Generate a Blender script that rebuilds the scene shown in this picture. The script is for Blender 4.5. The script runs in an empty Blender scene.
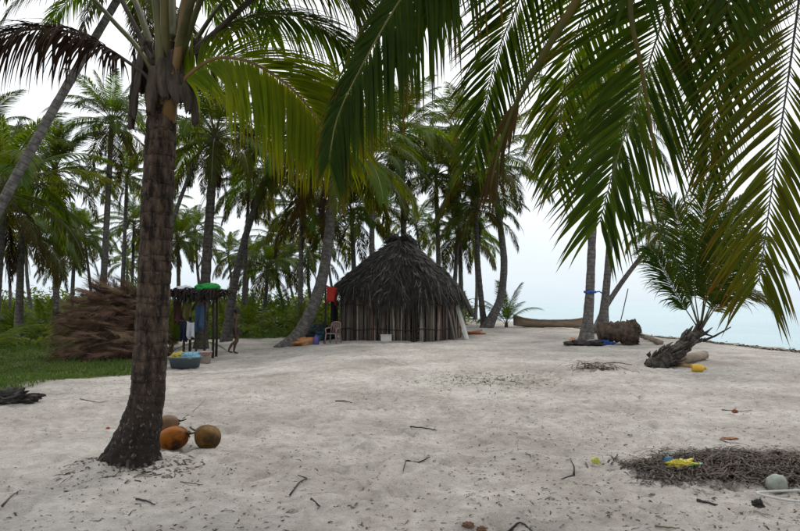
import bpy, bmesh, math, random
import numpy as np
from mathutils import Vector, Matrix, noise as mnoise
R = math.radians
scene = bpy.context.scene
col = scene.collection
rnd = random.Random(7)

# ------------------------------------------------------------------ camera
CAM_H, FPX, PITCH = 1.45, 650.0, R(3.2)
cam_d = bpy.data.cameras.new('camera')
cam_d.sensor_width = 36.0
cam_d.lens = 36.0 * FPX / 800.0
cam_d.clip_start = 0.05
cam_d.clip_end = 12000
cam = bpy.data.objects.new('camera', cam_d)
col.objects.link(cam)
cam.location = (0, 0, CAM_H)
cam.rotation_euler = (math.pi / 2 + PITCH, 0, 0)
scene.camera = cam

# ------------------------------------------------------------------ world: bright overcast tropical sky
SUN_EL, SUN_AZ = R(58), R(20)          # azimuth measured from +Y towards +X
world = bpy.data.worlds.new('World')
scene.world = world
world.use_nodes = True
wn, wl = world.node_tree.nodes, world.node_tree.links
wn.clear()
sky = wn.new('ShaderNodeTexSky')
sky.sky_type = 'NISHITA'
sky.sun_disc = False
sky.sun_elevation = SUN_EL
sky.sun_rotation = SUN_AZ
sky.dust_density = 3.0
hs = wn.new('ShaderNodeHueSaturation')
hs.inputs['Saturation'].default_value = 0.5
wl.new(sky.outputs[0], hs.inputs['Color'])
tc = wn.new('ShaderNodeTexCoord')
sep = wn.new('ShaderNodeSeparateXYZ')
wl.new(tc.outputs['Generated'], sep.inputs[0])
ramp = wn.new('ShaderNodeValToRGB')     # an overcast dome: paler blue low down, white overhead
ramp.color_ramp.elements[0].position = 0.0
ramp.color_ramp.elements[0].color = (0.625, 0.705, 0.76, 1)
ramp.color_ramp.elements[1].position = 0.34
ramp.color_ramp.elements[1].color = (0.98, 0.99, 1.0, 1)
wl.new(sep.outputs['Z'], ramp.inputs['Fac'])
cn = wn.new('ShaderNodeTexNoise')
cn.inputs['Scale'].default_value = 2.2
cn.inputs['Detail'].default_value = 5
mp = wn.new('ShaderNodeMapping')
mp.inputs['Scale'].default_value = (1, 1, 2.6)
wl.new(tc.outputs['Generated'], mp.inputs[0])
wl.new(mp.outputs[0], cn.inputs['Vector'])
cr = wn.new('ShaderNodeValToRGB')
cr.color_ramp.elements[0].position = 0.3
cr.color_ramp.elements[0].color = (0.90, 0.92, 0.95, 1)
cr.color_ramp.elements[1].position = 0.7
cr.color_ramp.elements[1].color = (1.06, 1.05, 1.04, 1)
wl.new(cn.outputs['Fac'], cr.inputs['Fac'])
mul = wn.new('ShaderNodeMix'); mul.data_type = 'RGBA'; mul.blend_type = 'MULTIPLY'
mul.inputs['Factor'].default_value = 1.0
wl.new(ramp.outputs[0], mul.inputs['A']); wl.new(cr.outputs[0], mul.inputs['B'])
sc10 = wn.new('ShaderNodeVectorMath'); sc10.operation = 'SCALE'
sc10.inputs['Scale'].default_value = 9.8
wl.new(mul.outputs['Result'], sc10.inputs[0])
mx = wn.new('ShaderNodeMix'); mx.data_type = 'RGBA'
mx.inputs['Factor'].default_value = 0.88
wl.new(hs.outputs[0], mx.inputs['A']); wl.new(sc10.outputs[0], mx.inputs['B'])
bg = wn.new('ShaderNodeBackground')
bg.inputs['Strength'].default_value = 0.1
wl.new(mx.outputs['Result'], bg.inputs['Color'])
wo = wn.new('ShaderNodeOutputWorld')
wl.new(bg.outputs[0], wo.inputs['Surface'])

sun_d = bpy.data.lights.new('sun', 'SUN')
sun_d.energy = 1.0
sun_d.angle = R(18)
sun_d.color = (1.0, 0.96, 0.90)
sun = bpy.data.objects.new('sun', sun_d)
col.objects.link(sun)
sdir = Vector((math.sin(SUN_AZ) * math.cos(SUN_EL), math.cos(SUN_AZ) * math.cos(SUN_EL), math.sin(SUN_EL)))
sun.rotation_euler = (-sdir).to_track_quat('-Z', 'Y').to_euler()

scene.view_settings.view_transform = 'Standard'
scene.view_settings.look = 'None'
scene.view_settings.exposure = 0.5
scene.view_settings.gamma = 1.0
scene.view_settings.use_curve_mapping = False
scene.cycles.max_bounces = 8
scene.cycles.transparent_max_bounces = 8

# ------------------------------------------------------------------ measuring helpers
def W(px, py, d):
    """world point seen at a photograph position, at forward distance d metres"""
    cx, cy = (px - 400) / FPX, (265.5 - py) / FPX
    fy = math.cos(PITCH) - cy * math.sin(PITCH)
    fz = math.sin(PITCH) + cy * math.cos(PITCH)
    return Vector((cx * d / fy, d, CAM_H + fz * d / fy))

def sstep(a, b, x):
    t = np.clip((np.asarray(x, float) - a) / (b - a), 0, 1)
    return t * t * (3 - 2 * t)

def shore(y):
    return np.interp(y, [-60, 0, 28, 41, 60, 80, 110, 140], [21, 19.5, 16.8, 15, 13, 10, 0, -40])

def gz(x, y):
    """large-scale ground height"""
    x = np.asarray(x, float); y = np.asarray(y, float)
    s = x - shore(y)
    z = -0.62 * sstep(-8.5, 0.6, s) - 0.10 * np.clip(s - 0.6, 0, 30)
    z = z - 0.25 * sstep(9, 17, y) * sstep(-1.2, -4.6, x) * (1 - sstep(60, 90, y))
    return z

def G(px, py):
    """ground point seen at a photograph position"""
    z = 0.0
    a, b = W(px, py, 1.0), Vector((0, 0, CAM_H))
    v = a - b
    p = b
    for _ in range(25):
        t = (z - CAM_H) / v.z
        p = b + v * t
        z = float(gz(p.x, p.y))
    return Vector((p.x, p.y, z))

def hash2(ix, iy, seed):
    h = (ix.astype(np.int64) * 374761393 + iy.astype(np.int64) * 668265263 + seed * 974634777) & 0x7fffffff
    h = ((h ^ (h >> 13)) * 1274126177) & 0x7fffffff
    return ((h ^ (h >> 16)) & 0xffff) / 65535.0

def vnoise(x, y, seed=0):
    x = np.asarray(x, float); y = np.asarray(y, float)
    ix, iy = np.floor(x), np.floor(y)
    fx, fy = x - ix, y - iy
    fx = fx * fx * (3 - 2 * fx); fy = fy * fy * (3 - 2 * fy)
    a = hash2(ix, iy, seed); b = hash2(ix + 1, iy, seed)
    c = hash2(ix, iy + 1, seed); d = hash2(ix + 1, iy + 1, seed)
    return (a * (1 - fx) + b * fx) * (1 - fy) + (c * (1 - fx) + d * fx) * fy - 0.5

def veg(x, y):
    """0 on bare sand, 1 where plants cover the ground"""
    x = np.asarray(x, float); y = np.asarray(y, float)
    n = vnoise(x * 0.9, y * 0.9, 3) * 1.4 + vnoise(x * 2.7, y * 2.7, 4) * 0.7
    l1 = np.interp(y, [0, 9, 11.4, 15, 17, 19, 24, 31, 33], [-9, -7.5, -7.0, -6.0, -6.3, -7.6, -9.5, -14, -60])
    v1 = sstep(0.5, -0.5, x - l1 + n)
    xb = np.interp(y, [29, 31, 36, 42, 60, 100, 120], [-9, -3.2, 0.5, 4.2, 6.5, 0, -20])
    v2 = sstep(0.5, -0.5, x - xb + n) * sstep(28.6, 30.2, y + n)
    return np.maximum(v1, v2)

# ------------------------------------------------------------------ material helpers
def mat(name, c1, c2=None, scale=6.0, rough=0.8, bump=0.0, bscale=30.0, trans=None, objrand=0.0,
        coord='Object', stretch=None, spec=0.3, detail=4.0, band=None, tip=None, metal=0.0, contrast=(0.35, 0.65)):
    m = bpy.data.materials.new(name)
    m.use_nodes = True
    n, l = m.node_tree.nodes, m.node_tree.links
    n.clear()
    out = n.new('ShaderNodeOutputMaterial')
    b = n.new('ShaderNodeBsdfPrincipled')
    b.inputs['Roughness'].default_value = rough
    b.inputs['Specular IOR Level'].default_value = spec
    b.inputs['Metallic'].default_value = metal
    t = n.new('ShaderNodeTexCoord')
    mpn = n.new('ShaderNodeMapping')
    if stretch: mpn.inputs['Scale'].default_value = stretch
    l.new(t.outputs[coord], mpn.inputs[0])
    nz = n.new('ShaderNodeTexNoise')
    nz.inputs['Scale'].default_value = scale
    nz.inputs['Detail'].default_value = detail
    nz.inputs['Roughness'].default_value = 0.62
    l.new(mpn.outputs[0], nz.inputs['Vector'])
    rp = n.new('ShaderNodeValToRGB')
    rp.color_ramp.elements[0].position = contrast[0]
    rp.color_ramp.elements[1].position = contrast[1]
    rp.color_ramp.elements[0].color = (*c1, 1)
    rp.color_ramp.elements[1].color = (*(c2 or c1), 1)
    l.new(nz.outputs['Fac'], rp.inputs['Fac'])
    cur = rp.outputs[0]
    if band:                                   # ring scars along a trunk, from the length stored on the mesh
        at = n.new('ShaderNodeAttribute'); at.attribute_name = 't'
        add = n.new('ShaderNodeMath'); add.operation = 'MULTIPLY_ADD'
        l.new(nz.outputs['Fac'], add.inputs[0]); add.inputs[1].default_value = band[3]
        l.new(at.outputs['Fac'], add.inputs[2])
        mm = n.new('ShaderNodeMath'); mm.operation = 'MULTIPLY'; mm.inputs[1].default_value = 1.0 / band[0]
        l.new(add.outputs[0], mm.inputs[0])
        fr = n.new('ShaderNodeMath'); fr.operation = 'FRACT'
        l.new(mm.outputs[0], fr.inputs[0])
        br = n.new('ShaderNodeValToRGB')
        e = br.color_ramp.elements
        e[0].position = 0.0; e[0].color = (1, 1, 1, 1)
        e[1].position = band[1]; e[1].color = (0, 0, 0, 1)
        e2 = e.new(0.93); e2.color = (0, 0, 0, 1)
        e3 = e.new(1.0); e3.color = (1, 1, 1, 1)
        l.new(fr.outputs[0], br.inputs['Fac'])
        mxb = n.new('ShaderNodeMix'); mxb.data_type = 'RGBA'
        l.new(br.outputs[0], mxb.inputs['Factor'])
        l.new(cur, mxb.inputs['A']); mxb.inputs['B'].default_value = (*band[2], 1)
        cur = mxb.outputs['Result']
    if tip:                                    # leaflet tips dry out: t runs 0..1 along every leaflet
        at = n.new('ShaderNodeAttribute'); at.attribute_name = 't'
        tr = n.new('ShaderNodeMapRange')
        tr.inputs['From Min'].default_value = tip[1]; tr.inputs['From Max'].default_value = 1.0
        l.new(at.outputs['Fac'], tr.inputs['Value'])
        mxt = n.new('ShaderNodeMix'); mxt.data_type = 'RGBA'
        l.new(tr.outputs[0], mxt.inputs['Factor'])
        l.new(cur, mxt.inputs['A']); mxt.inputs['B'].default_value = (*tip[0], 1)
        cur = mxt.outputs['Result']
    if objrand:
        oi = n.new('ShaderNodeObjectInfo')
        hv = n.new('ShaderNodeHueSaturation')
        r1 = n.new('ShaderNodeMapRange')
        r1.inputs['To Min'].default_value = 1 - objrand; r1.inputs['To Max'].default_value = 1 + objrand
        l.new(oi.outputs['Random'], r1.inputs['Value'])
        l.new(r1.outputs[0], hv.inputs['Value'])
        sh = n.new('ShaderNodeMath'); sh.operation = 'MULTIPLY'; sh.inputs[1].default_value = 7.31
        l.new(oi.outputs['Random'], sh.inputs[0])
        fr2 = n.new('ShaderNodeMath'); fr2.operation = 'FRACT'
        l.new(sh.outputs[0], fr2.inputs[0])
        r2 = n.new('ShaderNodeMapRange')
        r2.inputs['To Min'].default_value = 0.5 - objrand * 0.09; r2.inputs['To Max'].default_value = 0.5 + objrand * 0.06
        l.new(fr2.outputs[0], r2.inputs['Value'])
        l.new(r2.outputs[0], hv.inputs['Hue'])
        l.new(cur, hv.inputs['Color'])
        cur = hv.outputs[0]
    l.new(cur, b.inputs['Base Color'])
    if bump:
        bn = n.new('ShaderNodeTexNoise'); bn.inputs['Scale'].default_value = bscale
        bn.inputs['Detail'].default_value = 5
        l.new(mpn.outputs[0], bn.inputs['Vector'])
        bp = n.new('ShaderNodeBump'); bp.inputs['Strength'].default_value = bump
        bp.inputs['Distance'].default_value = 0.02
        l.new(bn.outputs['Fac'], bp.inputs['Height'])
        l.new(bp.outputs[0], b.inputs['Normal'])
    if trans:
        ts = n.new('ShaderNodeBsdfTranslucent')
        tm = n.new('ShaderNodeMix'); tm.data_type = 'RGBA'; tm.blend_type = 'MULTIPLY'
        tm.inputs['Factor'].default_value = 1.0
        l.new(cur, tm.inputs['A']); tm.inputs['B'].default_value = (*trans[1], 1)
        l.new(tm.outputs['Result'], ts.inputs['Color'])
        ms = n.new('ShaderNodeMixShader'); ms.inputs[0].default_value = trans[0]
        l.new(b.outputs[0], ms.inputs[1]); l.new(ts.outputs[0], ms.inputs[2])
        l.new(ms.outputs[0], out.inputs['Surface'])
    else:
        l.new(b.outputs[0], out.inputs['Surface'])
    return m

M = {}
TR = (0.44, (2.9, 2.5, 0.35))
M['leaf'] = mat('leaf_green', (0.015, 0.034, 0.003), (0.031, 0.058, 0.005), 2.2, 0.6, trans=TR, objrand=0.25, spec=0.10, tip=((0.085, 0.055, 0.010), 0.75))
M['leaf_far'] = mat('leaf_grove', (0.028, 0.058, 0.009), (0.064, 0.100, 0.014), 2.2, 0.6, trans=TR, objrand=0.35, spec=0.12, tip=((0.06, 0.055, 0.012), 0.8))
M['leaf_olive'] = mat('leaf_olive', (0.028, 0.048, 0.003), (0.062, 0.074, 0.005), 2.0, 0.6, trans=(0.42, (2.4, 1.9, 0.35)), objrand=0.25, spec=0.10, tip=((0.095, 0.052, 0.010), 0.65))
M['leaf_lime'] = mat('leaf_lime', (0.095, 0.140, 0.004), (0.165, 0.190, 0.006), 2.0, 0.6, trans=(0.5, (2.3, 2.1, 0.35)), objrand=0.2, spec=0.10, tip=((0.14, 0.10, 0.015), 0.75))
M['leaf_yellow'] = mat('leaf_yellowing', (0.038, 0.055, 0.006), (0.078, 0.078, 0.009), 2.0, 0.6, trans=(0.42, (2.3, 1.9, 0.4)), objrand=0.35, spec=0.12, tip=((0.09, 0.05, 0.014), 0.6))
M['leaf_old'] = mat('leaf_aged', (0.034, 0.038, 0.008), (0.075, 0.052, 0.014), 2.0, 0.7, trans=(0.35, (1.8, 1.3, 0.5)), objrand=0.3, spec=0.10, tip=((0.06, 0.034, 0.015), 0.45))
M['leaf_dead'] = mat('leaf_dead', (0.020, 0.013, 0.009), (0.050, 0.033, 0.022), 3.0, 0.85, trans=(0.15, (1.2, 1.0, 0.8)), objrand=0.25, spec=0.1)
M['rachis'] = mat('leaf_stalk', (0.075, 0.08, 0.022), (0.14, 0.125, 0.04), 5, 0.5, objrand=0.2)
M['rachis_orange'] = mat('leaf_stalk_orange', (0.085, 0.050, 0.012), (0.16, 0.095, 0.026), 7, 0.55, objrand=0.1, stretch=(1, 1, .3))
M['rachis_green'] = mat('leaf_stalk_olive', (0.045, 0.045, 0.013), (0.095, 0.088, 0.026), 7, 0.5, objrand=0.1, stretch=(1, 1, .3))
M['rachis_stem'] = mat('leaf_stalk_yellow', (0.026, 0.030, 0.002), (0.072, 0.052, 0.004), 5, 0.6, stretch=(1, 1, .25), spec=.2)
M['rachis_brown'] = mat('leaf_stalk_brown', (0.035, 0.027, 0.019), (0.085, 0.066, 0.046), 6, 0.75, objrand=0.15)
M['trunk'] = mat('palm_bark', (0.055, 0.050, 0.046), (0.15, 0.14, 0.13), 7, 0.9, 0.5, 30, objrand=0.25, band=(0.16, 0.16, (0.045, 0.038, 0.032), 0.05))
M['trunk_dark'] = mat('palm_bark_dark', (0.03, 0.026, 0.022), (0.085, 0.075, 0.065), 7, 0.9, 0.5, 30, objrand=0.2, band=(0.16, 0.16, (0.02, 0.017, 0.015), 0.05))
M['sheath'] = mat('leaf_sheath', (0.020, 0.015, 0.011), (0.085, 0.066, 0.050), 14, 0.95, 0.6, 60, stretch=(1, 1, .15))
M['soil_black'] = mat('dark_driftwood', (0.012, 0.011, 0.010), (0.05, 0.045, 0.04), 9, 0.8, 0.6, 30)
M['stick'] = mat('driftwood', (0.05, 0.04, 0.032), (0.16, 0.13, 0.10), 12, 0.9, 0.3, 60, objrand=0.3)
M['log'] = mat('weathered_log', (0.16, 0.125, 0.095), (0.33, 0.27, 0.21), 6, 0.9, 0.4, 25, stretch=(.25, 1, 1))
M['pole'] = mat('wall_pole', (0.045, 0.036, 0.029), (0.135, 0.112, 0.094), 5, 0.9, 0.3, 30, objrand=0.5, stretch=(1, 1, .12))
M['pole_pale'] = mat('wall_pole_pale', (0.20, 0.18, 0.155), (0.34, 0.31, 0.28), 5, 0.9, 0.3, 30, objrand=0.3, stretch=(1, 1, .12))
M['pole_brown'] = mat('wall_pole_brown', (0.10, 0.055, 0.03), (0.19, 0.11, 0.065), 5, 0.9, 0.3, 30, objrand=0.3, stretch=(1, 1, .12))
M['pole_dark'] = mat('wall_pole_dark', (0.016, 0.013, 0.011), (0.045, 0.037, 0.031), 5, 0.9, 0.3, 30, objrand=0.3, stretch=(1, 1, .12))
M['thatch_core'] = mat('thatch_core', (0.012, 0.011, 0.010), (0.025, 0.022, 0.020), 6, 1.0)
M['thatch'] = mat('thatch', (0.007, 0.0062, 0.0058), (0.030, 0.026, 0.0235), 3.5, 0.95, contrast=(.38, .72))
M['thatch_grey'] = mat('thatch_grey', (0.014, 0.013, 0.012), (0.085, 0.079, 0.073), 4.5, 0.9, contrast=(.35, .7))
M['dry'] = mat('dry_frond', (0.055, 0.032, 0.019), (0.205, 0.130, 0.086), 2.5, 0.85, objrand=0.3, trans=(.12, (1.2, 1, .8)))
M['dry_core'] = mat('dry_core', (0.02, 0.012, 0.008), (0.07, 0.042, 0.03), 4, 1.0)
def cloth(name, c, c2=None, tr=0.25):
    return mat(name, c, c2 or tuple(min(1, v * 1.25 + .004) for v in c), 5, 0.85, 0.15, 80, trans=(tr, (1.2, 1.2, 1.2)))
def plastic(name, c, rough=0.4):
    return mat(name, tuple(v * .85 for v in c), c, 4, rough, 0.05, 20, spec=0.5)

# ------------------------------------------------------------------ mesh helpers
class MB:
    def __init__(s):
        s.v, s.f, s.t, s.mi, s.base = [], [], [], [], None
    def add(s, verts, faces, ts=None, mi=0):
        o = len(s.v)
        s.v.extend(tuple(p) for p in verts)
        s.f.extend([tuple(i + o for i in f) for f in faces])
        s.t.extend(ts if ts is not None else [0.0] * len(verts))
        s.mi.extend([mi] * len(faces))
    def mesh(s, name, mats, smooth=False):
        me = bpy.data.meshes.new(name)
        me.from_pydata(s.v, [], s.f)
        for m in mats: me.materials.append(m)
        if len(mats) > 1: me.polygons.foreach_set('material_index', s.mi)
        a = me.attributes.new('t', 'FLOAT', 'POINT')
        a.data.foreach_set('value', s.t)
        if smooth: me.polygons.foreach_set('use_smooth', [True] * len(me.polygons))
        me.update()
        return me
    def build(s, name, mats, parent=None, smooth=False, loc=(0, 0, 0)):
        if not isinstance(mats, (list, tuple)): mats = [mats]
        return link(name, s.mesh(name, mats, smooth), parent, loc)

def link(name, me, parent=None, loc=(0, 0, 0), rot=None, scale=None):
    o = bpy.data.objects.new(name, me)
    col.objects.link(o)
    o.location = loc
    if rot: o.rotation_euler = rot
    if scale: o.scale = scale if hasattr(scale, '__len__') else (scale,) * 3
    if parent: o.parent = parent
    return o

def tag(o, label, cat, group=None):
    o['label'] = label; o['category'] = cat
    if group: o['group'] = group
    return o
def kind(o, k):
    o['kind'] = k
    return o
def empty(name, loc, rz=0.0):
    o = bpy.data.objects.new(name, None)
    col.objects.link(o)
    o.location = loc
    o.rotation_euler = (0, 0, rz)
    o.empty_display_size = 0.2
    return o

def frame_for(t, hint=Vector((0, 0, 1))):
    t = t.normalized()
    if abs(t.dot(hint)) > 0.97: hint = Vector((0, 1, 0)) if abs(t.y) < .9 else Vector((1, 0, 0))
    a = t.cross(hint).normalized()
    return a, a.cross(t).normalized()

def tube(mb, pts, radii, sides=8, mi=0, cap=True, flat=1.0, hint=Vector((0, 0, 1)), jit=0.0, ts=None, rg=rnd):
    pts = [Vector(p) for p in pts]
    n = len(pts)
    vs, fs, tt = [], [], []
    L = 0.0
    for i, p in enumerate(pts):
        if i: L += (p - pts[i - 1]).length
        t = pts[min(i + 1, n - 1)] - pts[max(i - 1, 0)]
        a, b = frame_for(t, hint)
        r = radii[i] if hasattr(radii, '__len__') else radii
        for k in range(sides):
            an = 2 * math.pi * k / sides
            rr = r * (1 + (rg.uniform(-jit, jit) if jit else 0))
            vs.append(p + a * (math.cos(an) * rr) + b * (math.sin(an) * rr * flat))
            tt.append(L if ts is None else ts)
    for i in range(n - 1):
        for k in range(sides):
            k2 = (k + 1) % sides
            fs.append((i * sides + k, i * sides + k2, (i + 1) * sides + k2, (i + 1) * sides + k))
    if cap:
        fs.append(tuple(range(sides))[::-1])
        fs.append(tuple((n - 1) * sides + k for k in range(sides)))
    mb.add(vs, fs, tt, mi)

def spline(ctrl, n):
    """Catmull-Rom through the control points, resampled evenly by length"""
    c = [Vector(p) for p in ctrl]
    c = [c[0] * 2 - c[1]] + c + [c[-1] * 2 - c[-2]]
    raw = []
    for i in range(1, len(c) - 2):
        p0, p1, p2, p3 = c[i - 1:i + 3]
        for k in range(16):
            t = k / 16
            raw.append(0.5 * ((2 * p1) + (p2 - p0) * t + (2 * p0 - 5 * p1 + 4 * p2 - p3) * t * t + (3 * p1 - p0 - 3 * p2 + p3) * t ** 3))
    raw.append(c[-2])
    d = [0.0]
    for i in range(1, len(raw)): d.append(d[-1] + (raw[i] - raw[i - 1]).length)
    out = []
    j = 0
    for k in range(n):
        s = d[-1] * k / (n - 1)
        while j < len(d) - 2 and d[j + 1] < s: j += 1
        f = (s - d[j]) / max(1e-9, d[j + 1] - d[j])
        out.append(raw[j].lerp(raw[j + 1], min(1, f)))
    return out, d[-1]

def box(mb, c, s, rz=0.0, mi=0, taper=1.0, bev=0.0):
    ca, sa = math.cos(rz), math.sin(rz)
    vs = []
    for z, k in ((-.5, 1.0), (.5, taper)):
        for x, y in ((-.5, -.5), (.5, -.5), (.5, .5), (-.5, .5)):
            X, Y = x * s[0] * k, y * s[1] * k
            vs.append((c[0] + X * ca - Y * sa, c[1] + X * sa + Y * ca, c[2] + z * s[2]))
    mb.add(vs, [(3, 2, 1, 0), (4, 5, 6, 7), (0, 1, 5, 4), (1, 2, 6, 5), (2, 3, 7, 6), (3, 0, 4, 7)], None, mi)

def lathe(mb, prof, sides=24, c=(0, 0, 0), mi=0, sx=1.0, sy=1.0):
    vs, fs = [], []
    for r, z in prof:
        for k in range(sides):
            a = 2 * math.pi * k / sides
            vs.append((c[0] + math.cos(a) * r * sx, c[1] + math.sin(a) * r * sy, c[2] + z))
    for i in range(len(prof) - 1):
        for k in range(sides):
            k2 = (k + 1) % sides
            fs.append((i * sides + k, i * sides + k2, (i + 1) * sides + k2, (i + 1) * sides + k))
    mb.add(vs, fs, None, mi)

def blob(mb, c, s, seed, amp=0.3, freq=1.6, sub=4, flat=None, mi=0, ridge=0.0, rz=0.0):
    bm = bmesh.new()
    bmesh.ops.create_icosphere(bm, subdivisions=sub, radius=1.0)
    off = Vector((seed * 3.1, seed * 1.7, seed * 5.3))
    ca, sa = math.cos(rz), math.sin(rz)
    vs = []
    for v in bm.verts:
        p = v.co.copy()
        k = 1 + amp * mnoise.fractal(p * freq + off, 1.0, 2.0, 4)
        if ridge: k += ridge * (abs(mnoise.noise(p * freq * 2.3 + off)) - .25)
        p = p * k
        if flat is not None and p.z < flat: p.z = flat + (p.z - flat) * .15
        x, y = p.x * s[0], p.y * s[1]
        vs.append((c[0] + x * ca - y * sa, c[1] + x * sa + y * ca, c[2] + p.z * s[2]))
    fs = [tuple(v.index for v in f.verts) for f in bm.faces]
    bm.free()
    mb.add(vs, fs, None, mi)

# ------------------------------------------------------------------ the ground sheet
def axis(lo, f0, f1, hi, step, g):
    out = list(np.arange(f0, f1 + 1e-6, step))
    s, a = step, f1
    while a < hi:
        s *= g; a += s; out.append(a)
    s, a, pre = step, f0, []
    while a > lo:
        s *= g; a -= s; pre.append(a)
    return np.array(pre[::-1] + out)
GX = axis(-120, -5.5, 5.5, 90, 0.05, 1.06)
GY = axis(-30, 3.4, 9.0, 150, 0.05, 1.022)
gxx, gyy = np.meshgrid(GX, GY)
GH = gz(gxx, gyy)
fade = np.exp(-np.clip(gyy - 8, 0, None) / 60)
GH += 0.060 * vnoise(gxx * 0.55, gyy * 0.55, 11) + 0.045 * vnoise(gxx * 1.7, gyy * 1.7, 12)
GH += 0.042 * vnoise(gxx * 4.3, gyy * 4.3, 13) + 0.026 * vnoise(gxx * 9.1, gyy * 9.1, 14) * fade
GH += 0.014 * vnoise(gxx * 19, gyy * 19, 15) * fade
frng = np.random.default_rng(5)
def dimple(cx, cy, ang, a, b, dep):
    w = 3.0 * max(a, b)
    i0, i1 = np.searchsorted(GX, [cx - w, cx + w]); j0, j1 = np.searchsorted(GY, [cy - w, cy + w])
    if i1 - i0 < 3 or j1 - j0 < 3: return
    X = gxx[j0:j1, i0:i1] - cx; Y = gyy[j0:j1, i0:i1] - cy
    u = (X * math.cos(ang) + Y * math.sin(ang)) / a; v = (-X * math.sin(ang) + Y * math.cos(ang)) / b
    r2 = u * u + v * v
    GH[j0:j1, i0:i1] += -dep * np.exp(-r2 * 1.2) + 0.45 * dep * np.exp(-(np.sqrt(r2) - 1.45) ** 2 * 5)
for _ in range(1500):
    dimple(frng.uniform(-8, 9), 3.2 + 20 * frng.random() ** 1.4, frng.uniform(0, 3.14), frng.uniform(.09, .16), frng.uniform(.05, .09), frng.uniform(.015, .048))
_c = G(132, 466)
_r = np.hypot(gxx - _c.x, gyy - _c.y)
GH += .055 * np.exp(-((_r - .30) / .17) ** 2)          # sand banked round the near palm's foot
for tx, ty, ta in ((-3, 4, 1.2), (1, 3.6, 1.9), (2.4, 4, 1.45), (-.5, 4, 1.5), (4, 6, 2.4), (-1.5, 5, 0.9)):   # trails of footprints
    x, y, a = tx, ty, ta
    for k in range(26):
        s = 1 if k % 2 else -1
        dimple(x - math.sin(a) * .11 * s, y + math.cos(a) * .11 * s, a, .135, .06, .05)
        x += math.cos(a) * .62; y += math.sin(a) * .62; a += frng.uniform(-.08, .08)

def hz(x, y):
    """height of the finished ground sheet"""
    i = np.clip(np.searchsorted(GX, x) - 1, 0, len(GX) - 2); j = np.clip(np.searchsorted(GY, y) - 1, 0, len(GY) - 2)
    fx = np.clip((x - GX[i]) / (GX[i + 1] - GX[i]), 0, 1); fy = np.clip((y - GY[j]) / (GY[j + 1] - GY[j]), 0, 1)
    return (GH[j, i] * (1 - fx) + GH[j, i + 1] * fx) * (1 - fy) + (GH[j + 1, i] * (1 - fx) + GH[j + 1, i + 1] * fx) * fy
def P0(px, py):
    p = G(px, py)
    p.z = float(hz(p.x, p.y))
    return p

nx, ny = len(GX), len(GY)
me = bpy.data.meshes.new('sand')
vv = np.stack([gxx.ravel(), gyy.ravel(), GH.ravel()], 1)
ii = np.arange(nx * ny).reshape(ny, nx)
ff = np.stack([ii[:-1, :-1].ravel(), ii[:-1, 1:].ravel(), ii[1:, 1:].ravel(), ii[1:, :-1].ravel()], 1)
me.from_pydata(vv.tolist(), [], ff.tolist())
va = me.attributes.new('veg', 'FLOAT', 'POINT')
va.data.foreach_set('value', veg(gxx, gyy).ravel().astype(np.float32))
wa = me.attributes.new('wet', 'FLOAT', 'POINT')
wa.data.foreach_set('value', sstep(-1.3, -0.1, gxx - shore(gyy) + vnoise(gxx * .5, gyy * .5, 9) * 1.2).ravel().astype(np.float32))
me.polygons.foreach_set('use_smooth', [True] * len(me.polygons))

sm = bpy.data.materials.new('coral_sand'); sm.use_nodes = True
n, l = sm.node_tree.nodes, sm.node_tree.links
b = n['Principled BSDF']; b.inputs['Roughness'].default_value = 0.95; b.inputs['Specular IOR Level'].default_value = 0.15
t = n.new('ShaderNodeTexCoord')
def nzn(scale, det=5, rough=.6):
    q = n.new('ShaderNodeTexNoise'); q.inputs['Scale'].default_value = scale; q.inputs['Detail'].default_value = det
    q.inputs['Roughness'].default_value = rough
    l.new(t.outputs['Object'], q.inputs['Vector']); return q
def rampn(src, p0, c0, p1, c1):
    q = n.new('ShaderNodeValToRGB'); q.color_ramp.elements[0].position = p0; q.color_ramp.elements[1].position = p1
    q.color_ramp.elements[0].color = (*c0, 1); q.color_ramp.elements[1].color = (*c1, 1); l.new(src, q.inputs['Fac']); return q
def mixn(fac, a, bb, mode='MIX'):
    q = n.new('ShaderNodeMix'); q.data_type = 'RGBA'; q.blend_type = mode
    if hasattr(fac, 'is_linked'): l.new(fac, q.inputs['Factor'])
    else: q.inputs['Factor'].default_value = fac
    for s_, k in ((a, 'A'), (bb, 'B')):
        if hasattr(s_, 'is_linked'): l.new(s_, q.inputs[k])
        else: q.inputs[k].default_value = (*s_, 1)
    return q.outputs['Result']
c_big = rampn(nzn(0.55, 7, .62).outputs['Fac'], .34, (0.315, 0.292, 0.265), .62, (0.53, 0.505, 0.47)).outputs[0]
c_mid = rampn(nzn(7, 6, .7).outputs['Fac'], .3, (0.66, 0.645, 0.63), .68, (1.06, 1.055, 1.05)).outputs[0]
c_fine = rampn(nzn(90, 3, .7).outputs['Fac'], .3, (0.80, 0.79, 0.77), .6, (1.04, 1.04, 1.04)).outputs[0]
cs = mixn(1.0, mixn(1.0, c_big, c_mid, 'MULTIPLY'), c_fine, 'MULTIPLY')
spk = rampn(nzn(38, 2, .5).outputs['Fac'], .66, (0, 0, 0), .72, (1, 1, 1)).outputs[0]      # dark bits of leaf and bark
cs = mixn(spk, cs, (0.17, 0.14, 0.115))
wet = n.new('ShaderNodeAttribute'); wet.attribute_name = 'wet'
cs = mixn(wet.outputs['Fac'], cs, (0.30, 0.27, 0.235))
vg = n.new('ShaderNodeAttribute'); vg.attribute_name = 'veg'
cv = rampn(nzn(3.0, 6, .7).outputs['Fac'], .35, (0.035, 0.05, 0.014), .65, (0.085, 0.10, 0.03)).outputs[0]
cs = mixn(vg.outputs['Fac'], cs, cv)
l.new(cs, b.inputs['Base Color'])
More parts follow.
